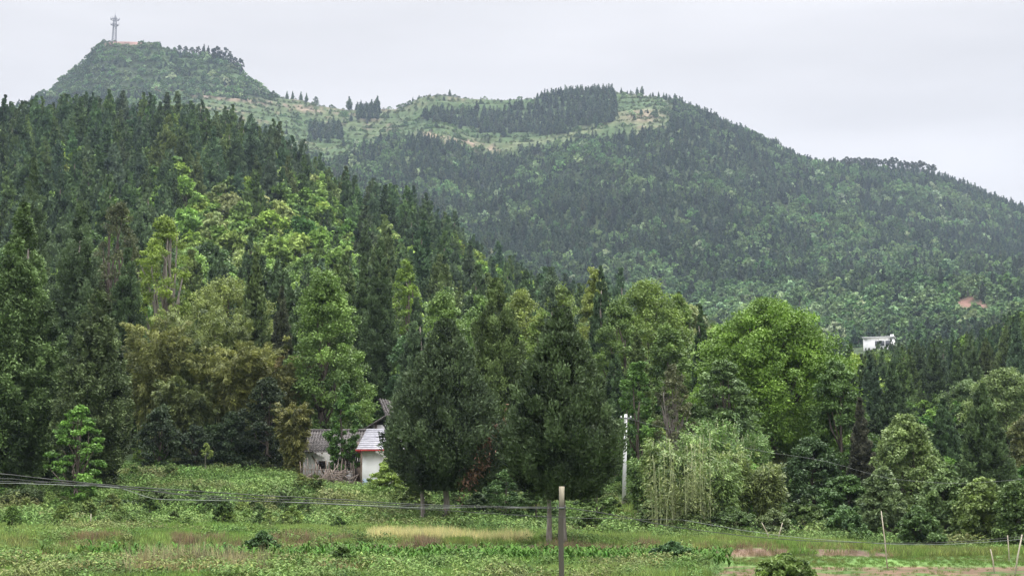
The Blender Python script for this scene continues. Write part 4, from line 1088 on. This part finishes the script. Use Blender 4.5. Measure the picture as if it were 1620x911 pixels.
def red_house():
    D = 104
    a = at(573, 712, D); zb = h1(a.x + 1, D) - .6; he = a.z - zb
    w = at(668, 712, D).x - a.x; dp = 4.2
    root = empty('farmhouse', (a.x, D, zb)); tag(root, 'white farmhouse under a pale lilac tiled roof with a red painted eaves edge', 'house')
    m = MB().box((w / 2, dp / 2, he / 2), (w, dp, he)); m.build('wall', M['white_wall'], root)
    e0 = at(564, 711, D - .6); zt = at(581, 678, D + dp / 2).z - zb; lx = at(581, 678, D + dp / 2).x - a.x
    ex = e0.x - a.x; ez = e0.z - zb
    r = MB()
    tile_rows(r, (ex, -.6, ez), (w + .4, -.6, ez), (lx, dp / 2, zt), (w - .4, dp / 2, zt), 11, .09)
    tile_rows(r, (ex, dp + .6, ez), (ex, -.6, ez), (lx, dp / 2 + .05, zt - .02), (lx, dp / 2 - .05, zt - .02), 10, .08)
    roof_slab(r, (ex, dp + .6, ez), (lx, dp / 2, zt), (w - .4, dp / 2, zt), (w + .4, dp + .6, ez), .06)
    rf = r.build('roof', M['new_tile'], root)
    MB().box(((ex + w + .4) / 2, -.66, ez - .05), (w + .4 - ex, .07, .10)).build('fascia', M['red'], rf)
    MB().box((ex - .04, dp / 2, ez - .05), (.07, dp + 1.2, .13)).build('fascia', M['red'], rf)
    f = MB().box((w * .42, -.03, he * .5), (1.1, .10, 1.2)).build('window', M['wood'], root)
    MB().box((w * .42, -.07, he * .5), (.9, .06, 1.0)).build('pane', M['dark'], f)
    MB().box((.55, -.03, he * .26), (.9, .07, .6)).build('blue_panel', M['blue'], root)  # plain light blue panel low on the front wall
    MB().tube([(-.0, -.45, 0), (0, -.45, he)], .08, 6).build('post', M['wood'], root)
red_house()

def upper_house():
    D = 117
    a = at(590, 680, D); zb = a.z - 2.2
    root = empty('upper_house', (a.x, D, zb)); tag(root, 'small white gabled house with a steep black tiled roof, behind the red-edged roof', 'house')
    w = at(650, 680, D).x - a.x; dp = 4.5; he = at(600, 664, D).z - zb
    m = MB().box((w / 2, dp / 2, (he - .4) / 2), (w, dp, he - .4)); m.build('wall', M['white_wall'], root)
    r = MB()
    # lower front pitch and the steeper roof rising behind it
    l0 = at(572, 680, D - .4); l1 = at(612, 655, D - .4)
    roof_slab(r, (l0.x - a.x, -.5, l0.z - zb), (l1.x - a.x, -.5, l1.z - zb), (l1.x - a.x, dp + .4, l1.z - zb), (l0.x - a.x, dp + .4, l0.z - zb), .12)
    l2 = at(665, 684, D - .4)
    roof_slab(r, (l1.x - a.x, -.5, l1.z - zb), (l2.x - a.x, -.5, l2.z - zb), (l2.x - a.x, dp + .4, l2.z - zb), (l1.x - a.x, dp + .4, l1.z - zb), .12)
    r.build('roof', M['old_tile'], root)
    s = MB()
    t0, t1 = at(599, 631, D + 6), at(660, 640, D + 6); b0, b1 = at(612, 662, D + 2.2), at(672, 668, D + 2.2)
    L = lambda p, : (p.x - a.x, p.y - D, p.z - zb)
    tile_rows(s, L(b0), L(b1), L(t0), L(t1), 12, .08); tile_ribs(s, L(b0), L(b1), L(t0), L(t1), 14, .05)
    s.build('upper_roof', M['old_tile'], root)
    wl = MB(); wl.box((w / 2 + 1.2, 6, 1.8), (w, 3, 5.2)); wl.build('rear_wall', M['grey_wood'], root)
    MB().box((.25, -.08, he - .75), (.12, .08, 1.1)).build('beam', M['wood'], root)
upper_house()

def shed():
    D = 107
    a = at(546, 752, D); zb = h1(a.x, D) - .3
    root = empty('lean_to_shed', (a.x, D, zb)); tag(root, 'ramshackle grey wooden lean-to between the two white houses', 'shed')
    w = at(574, 752, D).x - a.x; he = at(560, 714, D).z - zb
    fr_ = MB()
    for x in (0, w * .5, w): fr_.box((x, 0, he / 2 - .1), (.12, .12, he - .2))
    fr_.box((w / 2, 0, he * .55), (w, .1, .1)); fr_.box((w / 2, 0, he - .15), (w + .3, .12, .12)); fr_.build('frame', M['grey_wood'], root)
    b = MB()
    for k_ in range(9): b.box((k_ * w / 8, .08, he * .77 - .05), (w / 8 * .86, .03, he * .40))
    b.box((w / 2, 2.0, he * .3), (w, .08, he * .6)); b.build('boarding', M['grey_wood'], root)
    r = MB(); tile_rows(r, (-.3, -.4, he - .1), (w + .3, -.4, he - .1), (-.3, 2.2, he + .8), (w + .3, 2.2, he + .8), 9, .06); r.build('roof', M['grey_wood'], root)
    MB().box((w * .25, .06, he * .25), (.5, .05, he * .38)).build('white_board', M['white_wall'], root)
shed()

def stick_fence():
    D = 104.5
    a = at(478, 750, D); b = at(562, 756, D)
    root = empty('stick_fence', (a.x, D, h1(a.x, D))); tag(root, 'rough brown stick fence in front of the grey-roofed farmhouse', 'fence')
    for k_ in range(26):
        t = k_ / 25; x = (b.x - a.x) * t + rnd.uniform(-.06, .06); z = h1(a.x + x, D) - root.location.z
        hgt = rnd.uniform(.9, 1.9); lx = rnd.uniform(-.35, .35); y = rnd.uniform(-.3, .3)
        MB().tube([(x, y, z - .2), (x + lx * .5, y, z + hgt * .5), (x + lx, y + .05, z + hgt)], [.045, .038, .028], 5).build('stake', M['grey_wood'], root)
    for h_ in (.5, .9): MB().tube([(0, -.05, h_), ((b.x - a.x) * .5, -.05, h_ + .05 + h1((a.x + b.x) / 2, D) - root.location.z), (b.x - a.x, -.05, h_ + h1(b.x, D) - root.location.z)], .03, 5).build('rail', M['grey_wood'], root)
stick_fence()
def woodpile():
    D = 103.5
    a = at(528, 752, D); z = h1(a.x, D)
    m = MB(); g_ = np.random.RandomState(3)
    for k_ in range(60):
        c = np.array([g_.randn() * .9, g_.randn() * .35, .1 + abs(g_.randn()) * .38]); d_ = unit(np.array([g_.randn(), g_.randn() * .4, g_.randn() * .5])) * .6
        m.tube([c - d_, c + d_], .035, 5)
    o = m.build('brushwood_heap', M['grey_wood'], loc=(a.x, D, z)); tag(o, 'heap of brown brushwood in front of the farmhouse yard', 'brushwood')
woodpile()
a = at(660, 784, 97)
tag(MB().box((0, 0, 0), (.9, .5, .3), .15).box((0, 0, .18), (1.0, .6, .06), .15).build('pale_block', M['white_wall'], loc=(a.x, 97, h1(a.x, 97) + .35)), 'pale block half hidden beside the first cypress trunk', 'block')  # plain pale block, stands for a white plate by the trunk

def white_building():
    D = 640
    a = at(1366, 553, D); zb = h1(a.x, D) - 3
    root = empty('white_building', (a.x, D, zb), -.34); tag(root, 'distant white flat-roofed building above the dark cypresses at the right', 'building')
    zt = at(1390, 535, D).z - zb; w = 13.5; dp = 8
    MB().box((w / 2, dp / 2, zt / 2), (w, dp, zt)).build('wall', M['white_wall'], root)
    r = MB().box((w / 2, dp / 2 - .3, zt + .2), (w + .9, dp + 1.2, .4)); rf = r.build('roof', M['pole'], root)
    MB().box((w / 2, dp * .7, zt + .7), (w + .4, dp * .5, .5)).build('rear_roof', M['grey_wood'], rf)
    MB().box((w - .7, 1.2, zt + .8), (1.5, 1.5, 1.1)).build('stair_head', M['white_wall'], rf)
    for k_ in range(3):
        x = 6.2 + k_ * 2.3
        f = MB().box((x, -.04, zt - 2.6), (2.0, .12, 2.4)).build('window', M['concrete'], root)
        MB().box((x, -.09, zt - 2.6), (1.7, .06, 2.1)).build('pane', M['metal'], f)
white_building()

# ------------------------------------------------------------------ poles, post and cables
def concrete_pole():
    D = 97
    a = at(987, 830, D); z = h1(a.x, D); top = at(989, 655, D).z
    root = empty('utility_pole', (a.x, D, z)); tag(root, 'tall white concrete utility pole among the trees right of the field cypresses', 'utility pole')
    dx = at(990, 655, D).x - a.x
    MB().tube([(0, 0, -.3), (dx, 0, top - z)], [.155, .10], 14).build('pole', M['pole'], root, smooth_=True)
    MB().box((dx, -.14, top - z - .28), (.75, .08, .09)).build('crossarm', M['metal'], root)
    for s_ in (-.33, 0, .33):
        m = MB().tube([(0, 0, 0), (0, 0, .10)], [.05, .035], 8); m.build('insulator', M['white_wall'], root, loc=(dx + s_, -.14, top - z - .235))
    MB().tube([(dx - .45, -.1, top - z - .75), (dx, -.1, top - z - .72)], .025, 5).build('bracket', M['metal'], root)
    return Vector((a.x + dx, D, top))
ptop = concrete_pole()

def wood_post():
    D = 33
    a = at(888.5, 911, D); top = at(888, 769, D).z; z = h1(a.x, D)
    root = empty('wooden_post', (a.x, D, z)); tag(root, 'square weathered wooden post with a pale top, cut by the bottom edge', 'post')
    m = MB()
    hgt = top - z
    zs = np.linspace(-.3, hgt, 9); g_ = np.random.RandomState(8); w0 = .058
    rings = []
    for k_, zz in enumerate(zs):
        j = g_.randn(4, 2) * .004
        for (sx, sy), jj in zip(((-1, -1), (1, -1), (1, 1), (-1, 1)), j): rings.append((sx * w0 + jj[0] + .01 * math.sin(k_), sy * w0 + jj[1], zz))
    q_ = [(k_ * 4 + i, k_ * 4 + (i + 1) % 4, k_ * 4 + 4 + (i + 1) % 4, k_ * 4 + 4 + i) for k_ in range(8) for i in range(4)] + [(32, 33, 34, 35)]
    m.add(rings, q=q_)
    mt, t, oo = mat_new('post_wood')
    tcn = nn(t, 'ShaderNodeTexCoord'); mp_ = nn(t, 'ShaderNodeMapping'); mp_.inputs['Scale'].default_value = (14, 14, 1.2); t.links.new(tcn.outputs['Object'], mp_.inputs[0])
    n_ = nn(t, 'ShaderNodeTexNoise'); n_.inputs['Scale'].default_value = 2; n_.inputs['Detail'].default_value = 6; t.links.new(mp_.outputs[0], n_.inputs[0])
    sp_ = nn(t, 'ShaderNodeSeparateXYZ'); t.links.new(tcn.outputs['Object'], sp_.inputs[0])
    ma = nn(t, 'ShaderNodeMath', operation='MULTIPLY_ADD'); ma.inputs[1].default_value = .5; t.links.new(n_.outputs[0], ma.inputs[0]); t.links.new(sp_.outputs['Z'], ma.inputs[2])
    rp = nn(t, 'ShaderNodeValToRGB'); e_ = rp.color_ramp.elements
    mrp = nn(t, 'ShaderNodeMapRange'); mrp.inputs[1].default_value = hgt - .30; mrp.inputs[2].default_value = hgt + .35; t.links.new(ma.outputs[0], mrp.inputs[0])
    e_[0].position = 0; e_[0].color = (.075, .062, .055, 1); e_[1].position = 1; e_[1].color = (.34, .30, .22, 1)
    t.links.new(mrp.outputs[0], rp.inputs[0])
    p_ = nn(t, 'ShaderNodeBsdfPrincipled'); p_.inputs['Roughness'].default_value = .9; t.links.new(rp.outputs[0], p_.inputs['Base Color'])
    b_ = nn(t, 'ShaderNodeBump'); b_.inputs['Strength'].default_value = .6; t.links.new(n_.outputs[0], b_.inputs['Height']); t.links.new(b_.outputs[0], p_.inputs['Normal'])
    t.links.new(p_.outputs[0], oo.inputs[0])
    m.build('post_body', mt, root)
    b = MB(); zz = at(888, 803, D).z - z
    b.box((.0, -w0 - .012, zz), (.20, .02, .035)); b.tube([(-.09, -w0 - .03, zz + .02), (-.09, -w0 - .03, zz + .06)], .014, 6); b.tube([(.09, -w0 - .03, zz + .02), (.09, -w0 - .03, zz + .06)], .014, 6)
    b.build('wire_bracket', M['metal'], root)
wood_post()

def cable(pts, r, mat, label, group, sub=6, wob=.0, seed=0):
    """pts: (px, py, D)"""
    P3 = np.array([list(at(*p)) for p in pts]); t = np.arange(len(P3)); tt = np.linspace(0, len(P3) - 1, (len(P3) - 1) * sub + 1)
    Q = np.stack([pchip(t, P3[:, k], tt) for k in range(3)], 1)
    if wob:
        g_ = np.random.RandomState(seed); Q[1:-1, 2] += g_.randn(len(Q) - 2) * wob
    o = MB().tube(Q, r, 5).build('cable', M[mat]); tag(o, label, 'cable', group); return o
GCB = 'cables running across the field'
cable([(-60, 743, 23), (0, 749, 24), (170, 767, 26), (330, 778, 28), (520, 789, 30), (700, 799, 31.5), (880, 802, 33)], .010, 'cable', 'topmost thick dark cable from the left edge to the wooden post', GCB, wob=.003)
cable([(-60, 750, 23), (0, 756, 24), (170, 770, 26), (330, 784, 28), (520, 793, 30), (700, 801, 31.6), (880, 804, 33.1)], .008, 'cable', 'second dark cable hanging just under the topmost one', GCB, wob=.004, seed=1)
cable([(-60, 752, 23.2), (0, 761, 24.2), (90, 763, 25), (170, 768, 26.2), (330, 787, 28.2), (520, 797, 30.2), (700, 807, 31.6), (890, 818, 32.8), (1080, 822, 36)], .007, 'cable', 'lowest thin cable, passing below the bracket of the wooden post', GCB, wob=.004, seed=2)
cable([(0, 764, 24.6), (170, 769, 26.5), (260, 790, 27.5), (400, 792, 29), (520, 796, 30.4), (700, 803, 31.8), (882, 802, 33.2)], .006, 'cable_pale', 'thin pale slack wire sagging under the dark cables at the left', GCB, wob=.004, seed=3)
cable([(892, 802, 33), (960, 812, 34.5), (1080, 835, 37), (1300, 856, 41), (1480, 858, 44), (1620, 848, 47), (1700, 838, 49)], .009, 'cable', 'upper cable sagging from the wooden post to the right edge', GCB, wob=.003, seed=4)
cable([(1080, 822, 36), (1200, 842, 39), (1300, 853, 41.2), (1480, 861, 44.2), (1620, 852, 47.2), (1700, 842, 49)], .006, 'cable_pale', 'thin pale cable just beside the sagging cable at the right', GCB, wob=.003, seed=5)
cable([(ptop.x * 0 + 990, 661, 96.8), (1080, 684, 92), (1200, 712, 86), (1300, 728, 82), (1420, 758, 78), (1520, 764, 75), (1640, 756, 72)], .007, 'cable_pale', 'thin pale wire from the white concrete pole towards the right edge', GCB)

GP = 'thin bamboo poles stuck in the field'
for px0, py0, px1, py1, D, rr, lab in [
    (1405, 908, 1394, 808, 55, .028, 'tallest thin leaning bamboo pole in the right field'),
    (1603, 912, 1617, 845, 50, .034, 'pale leaning pole at the right edge of the field'),
    (1574, 906, 1567, 868, 52, .028, 'short leaning pole left of the right edge pole'),
    (1597, 898, 1594, 846, 60, .026, 'thin grey upright pole between two leaning poles at the right'),
    (1222, 868, 1205, 826, 72, .030, 'short pole leaning left on the bank below the pale bamboo'),
    (1228, 866, 1238, 826, 72, .030, 'short pole leaning right on the bank below the pale bamboo'),
    (143, 826, 144, 812, 76, .03, 'short thin stake in the meadow at the left')]:
    a = at(px0, py0, D); b = at(px1, py1, D); z = h1(a.x, D)
    o = MB().tube([(0, 0, -.3), ((b.x - a.x) * .5 + .01, 0, (b.z - z) * .5), (b.x - a.x, 0, b.z - z)], [rr, rr * .85, rr * .6], 7).build('bamboo_pole', M['cut_bamboo'], loc=(a.x, D, z))
    tag(o, lab, 'pole', GP)

# ------------------------------------------------------------------ ground cover
def tuft(name, n, h, w, L, Wd, seed, kind):
    g = np.random.RandomState(seed)
    if kind == 'grass':
        c = np.stack([g.randn(n) * w, g.randn(n) * w, np.zeros(n)], 1); ln = h * (.6 + .6 * g.rand(n))
        d = np.stack([g.randn(n) * .3, g.randn(n) * .3, np.ones(n)], 1); c = c + unit(d) * ln[:, None] * .5
        v, q = rhombs(c, d, np.stack([g.randn(n), g.randn(n), g.rand(n) * .3], 1), ln, Wd)
    elif kind == 'weed':
        a = g.rand(n) * 6.28; r_ = w * np.sqrt(g.rand(n)); z = h * g.rand(n) ** .7 * (1 - .5 * (r_ / w) ** 2)
        c = np.stack([np.cos(a) * r_, np.sin(a) * r_, z], 1)
        d = np.stack([np.cos(a), np.sin(a), g.randn(n) * .4 - .1], 1) + g.randn(n, 3) * .4
        v, q = rhombs(c, d, np.array([0, 0, 1.]) + g.randn(n, 3) * .45, L * (.6 + .8 * g.rand(n)), Wd * (.6 + .8 * g.rand(n)))
    else:            # maize: arching strap leaves around a stalk
        V = []; Q = []; k0 = 0
        for i in range(n):
            a = g.rand() * 6.28; z0 = h * (.1 + .6 * i / n); Ln = L * (.8 + .4 * g.rand()); s = np.array([0, .35, .7, 1.])
            rr = Ln * s * .62; zz = z0 + Ln * (.95 * s - .75 * s ** 2.2); ww = Wd * np.array([.7, 1, .7, .06])
            px_, py_ = -math.sin(a), math.cos(a)
            for j in range(4):
                for sg in (-1, 1): V.append((math.cos(a) * rr[j] + px_ * ww[j] * sg * .5, math.sin(a) * rr[j] + py_ * ww[j] * sg * .5, zz[j]))
            for j in range(3): b = k0 + 2 * j; Q.append((b, b + 1, b + 3, b + 2))
            k0 += 8
        v = np.array(V); q = np.array(Q); a_ = np.full(len(v), .5) + g.randn(len(v)) * .15
        return new_mesh(name, v, q, [M['leaf_far']], attr=np.clip(a_, 0, 1))
    a_ = np.repeat(np.clip(.5 + .2 * g.randn(n), 0, 1), 4)
    return new_mesh(name, v, q, [M['leaf_far']], attr=a_)
GRS = [tuft('grass_tuft', 26, .32, .13, 0, .022, 500 + i, 'grass') for i in range(3)]
WED = [tuft('weed_tuft', 90, .50, .30, .11, .042, 510 + i, 'weed') for i in range(4)]
DRY = [tuft('dry_tuft', 26, .85, .16, 0, .020, 520 + i, 'grass') for i in range(3)]
MAI = [tuft('maize_plant', 8, .55, 0, .62, .075, 530 + i, 'maize') for i in range(4)]

def field_pts(D0, D1, n, seed, pxr=(-130, 1760)):
    g = np.random.RandomState(seed); Y = D0 + (D1 - D0) * g.rand(n)
    u = ray(pxr[0], 830)[0] + (ray(pxr[1], 830)[0] - ray(pxr[0], 830)[0]) * g.rand(n); X = u * Y
    z = H(X, Y); px, py = proj(X, Y, z)
    return X, Y, z, px, py
g = np.random.RandomState(50)
# weeds over the meadow bank and the plots
X, Y, z, px, py = field_pts(44, 114, 29000, 51)
nn1 = fbm(X, Y, 3.2, 3, 41); nn2 = fbm(X, Y, 9., 3, 42)
maize = (Y > 55.5) & (Y < 62.3) & (px > 50) & (px < 1160)
k = np.where(Y > 77, nn1 > .30, np.where(Y > 66, nn1 > .50, (nn1 > .50) & (px < 1150))) & ~maize & ~((px > 1120) & (Y < 72)) & ~((px > 560) & (px < 860) & (Y > 66) & (Y < 74))
k &= ~((px > 465) & (px < 680) & (Y > 101)) & ~((px > 950) & (px < 1022) & (py > 800) & (py < 832) & (Y > 76))
k &= ~((np.abs(Y - 64.7) < 1.1) & (px > 560) & (px < 1410) & (g.rand(len(X)) < .85))
cw = lerp(np.tile(np.array((.122, .205, .066)), (len(X), 1)), np.array((.165, .255, .092)), smooth(.4, .65, nn2))
cw = lerp(cw, np.array((.070, .120, .045)), smooth(.52, .68, fbm(X, Y, 2.0, 2, 72)) * .75)
cw = lerp(cw, np.array((.19, .20, .10)), smooth(.60, .7, fbm(X, Y, 4.0, 2, 73)) * .6)
scatter('meadow_weeds', WED, np.stack([X, Y, z], 1)[k], (np.where(Y > 77, .7 + 1.0 * g.rand(len(X)), .5 + .6 * g.rand(len(X))) * (.55 + 1.1 * fbm(X, Y, 2.0, 2, 71)))[k], jit_tints(cw[k], k.sum(), g, .14),
        'rank leafy weeds covering the meadow bank and field margins', 'weeds', seed=61)
X, Y, z, px, py = field_pts(72, 113, 400, 58); w = (fbm(X, Y, 6., 2, 74) > .48) & ~((px > 465) & (px < 690) & (Y > 98)) & ~((px > 560) & (px < 1010) & (Y < 80)) & ~((px > 1000) & (Y < 78))
scatter('meadow_shrubs', BROF, np.stack([X, Y, z - .15], 1)[w], (.07 + .10 * g.rand(len(X)))[w], jit_tints(np.array([(.11, .18, .055), (.065, .11, .042), (.15, .21, .075)])[g.randint(0, 3, w.sum())], w.sum(), g, .15), 'low scrubby bushes spread through the meadow weeds', 'scrub', seed=67)
# grass
X, Y, z, px, py = field_pts(44, 98, 40000, 52)
nn1 = fbm(X, Y, 2.6, 3, 43); nn2 = fbm(X, Y, 8., 3, 44)
soilish = ((np.abs(Y - 64.6) < 1.5) & (px > 560) & (px < 1410) & (fbm(X, Y, 1.6, 3, 6) > .34) & (g.rand(len(X)) < .88))
rstrip = (px > 1080) & (py > 896) & (g.rand(len(X)) < .8)
k = ~maize_mask if False else ~((Y > 55.5) & (Y < 62.3) & (px > 50) & (px < 1160)) & ~soilish & ~rstrip
k &= np.where(Y < 56, nn1 < .55, True)
cg = lerp(np.tile(np.array((.145, .245, .065)), (len(X), 1)), np.array((.20, .285, .095)), smooth(.4, .65, nn2))
dryz = smooth(.55, .7, nn1) * (Y < 72); cg = lerp(cg, np.array((.27, .20, .12)), dryz * .35)
cg = np.where(((px > 1100) & (Y < 64))[:, None], cg * .72, cg)
sc = np.where((px > 1120) & (Y < 64), .35, .75 + .6 * g.rand(len(X)))
scatter('meadow_grass', GRS, np.stack([X, Y, z], 1)[k], sc[k], jit_tints(cg[k], k.sum(), g, .14), 'fresh green grass on the field terraces', 'grass', seed=62)
# dry stalks: pale strip under the cypresses, straw at the bottom left, brown heaps on the bank
X, Y, z, px, py = field_pts(66.8, 74, 5200, 53, (585, 880))
w = (g.rand(len(X)) < np.where(px < 835, .24, 0)) & (Y < 71.5) & (fbm(X, Y, 1.6, 2, 75) > .4)
scatter('ripe_grain', DRY, np.stack([X, Y, z], 1)[w], (.50 + .35 * g.rand(len(X)))[w], jit_tints((.48, .47, .26), w.sum(), g, .16), 'pale yellow ripening grain strip in front of the field cypresses', 'grain', seed=63)
X, Y, z, px, py = field_pts(46, 54, 1500, 54, (190, 430))
w = (g.rand(len(X)) < np.exp(-((px - 310) / 90) ** 2)) & (fbm(X, Y, 1.5, 2, 49) > .5) & (g.rand(len(X)) < .38)
X2, Y2, z2, px2, py2 = field_pts(63, 66.5, 5200, 55, (0, 1420)); w2 = ((fbm(X2, Y2, 2.2, 2, 46) > .6) | ((px2 > 1080) & (fbm(X2, Y2, .9, 2, 46) > .48))) & (g.rand(len(X2)) < .4)
X3, Y3, z3, px3, py3 = field_pts(46, 56, 3000, 56, (0, 700)); w3 = fbm(X3, Y3, 2.0, 2, 47) > .60
pts = np.concatenate([np.stack([X, Y, z], 1)[w], np.stack([X2, Y2, z2], 1)[w2], np.stack([X3, Y3, z3], 1)[w3]])
scl = np.concatenate([.8 + .5 * g.rand(w.sum()), np.where(px2[w2] > 1050, .2, .45) + .25 * g.rand(w2.sum()), .4 + .4 * g.rand(w3.sum())])
tn = np.concatenate([jit_tints((.28, .27, .17), w.sum(), g, .3), jit_tints((.22, .17, .12), w2.sum(), g, .2), jit_tints((.30, .25, .15), w3.sum(), g, .2)])
scatter('dry_grass', DRY, pts, scl, tn, 'tan dead grass and straw in the foreground plots', 'dry grass', seed=64)
g = np.random.RandomState(91)
X, Y, z, px, py = field_pts(46, 55, 5200, 59, (-40, 620)); w = (fbm(X, Y, 2.2, 3, 76) > .5) & (g.rand(len(X)) < np.where((px > 200) & (px < 420), .35, .9))
scatter('foreground_weeds', WED, np.stack([X, Y, z], 1)[w], (.7 + .8 * g.rand(len(X)))[w], jit_tints(np.array([(.15, .23, .07), (.10, .18, .06), (.19, .22, .10)])[g.randint(0, 3, w.sum())], w.sum(), g, .18), 'tangled green weeds along the bottom left edge', 'weeds', seed=68)
rws = np.concatenate([np.stack([np.arange(-22, 16, .33), np.full(len(np.arange(-22, 16, .33)), yy)], 1) for yy in np.arange(48.2, 55.4, .9)]); rws += g.randn(*rws.shape) * .06
rzz = H(rws[:, 0], rws[:, 1]); rpx, _ = proj(rws[:, 0], rws[:, 1], rzz); w = (rpx > 470) & (rpx < 1140) & (g.rand(len(rws)) < .8)
scatter('vegetable_rows', WED, np.concatenate([rws, rzz[:, None]], 1)[w], (.5 + .25 * g.rand(len(rws)))[w], jit_tints((.13, .24, .085), w.sum(), g, .15), 'neat low rows of light green vegetables at the bottom edge', 'vegetables', seed=69)
# maize in rows
rowsP = []
for Yr in np.arange(56.2, 62.2, .85):
    u0, u1 = ray(55 + 30 * rnd.random(), 880)[0], ray(1155, 880)[0]
    xs = np.arange(u0 * Yr, u1 * Yr, .36); rowsP.append(np.stack([xs + g.randn(len(xs)) * .05, np.full(len(xs), Yr) + g.randn(len(xs)) * .07], 1))
rowsP = np.concatenate(rowsP); rz = H(rowsP[:, 0], rowsP[:, 1]); mpx, _ = proj(rowsP[:, 0], rowsP[:, 1], rz)
k = (g.rand(len(rz)) < np.where(mpx < 170, .3, np.where(mpx < 560, .7, .97))) 
scatter('maize_crop', MAI, np.concatenate([rowsP, rz[:, None]], 1)[k], (.85 + .35 * g.rand(len(rz)))[k] * np.where(mpx < 600, 1.1, 1)[k], jit_tints((.062, .135, .028), k.sum(), g, .15), 'rows of young dark green maize across the field', 'maize', seed=65)
# low broad leaves in front
X, Y, z, px, py = field_pts(47, 55.3, 1500, 57, (560, 1130)); w = fbm(X, Y, 2.4, 2, 48) > .5
scatter('vegetable_patch', WED, np.stack([X, Y, z], 1)[w], (.45 + .3 * g.rand(len(X)))[w], jit_tints((.155, .255, .095), w.sum(), g, .15), 'low light green vegetable plants in front of the maize', 'vegetables', seed=66)

# ------------------------------------------------------------------ haze
def haze_box():
    m, t, o = mat_new('haze')
    pv = nn(t, 'ShaderNodeVolumePrincipled'); pv.inputs['Density'].default_value = HAZE; pv.inputs['Color'].default_value = HAZE_COL; pv.inputs['Anisotropy'].default_value = .1
    t.links.new(pv.outputs[0], o.inputs['Volume'])
    ob = MB().box((0, 1400, 330), (4200, 2960, 760)).build('haze', m); ob['kind'] = 'stuff'; ob['label'] = 'thin bluish haze over the valley'
if HAZE > 0: haze_box()
zz = H(np.tile(np.linspace(-1700, 1700, 200), 200), np.repeat(np.linspace(-30, 2850, 200), 200))
print('TERRAIN', zz.min(), zz.max(), 'things', nc, nbb, 'rest', len(rc), len(rb), 'mount', kc.sum(), kb.sum())
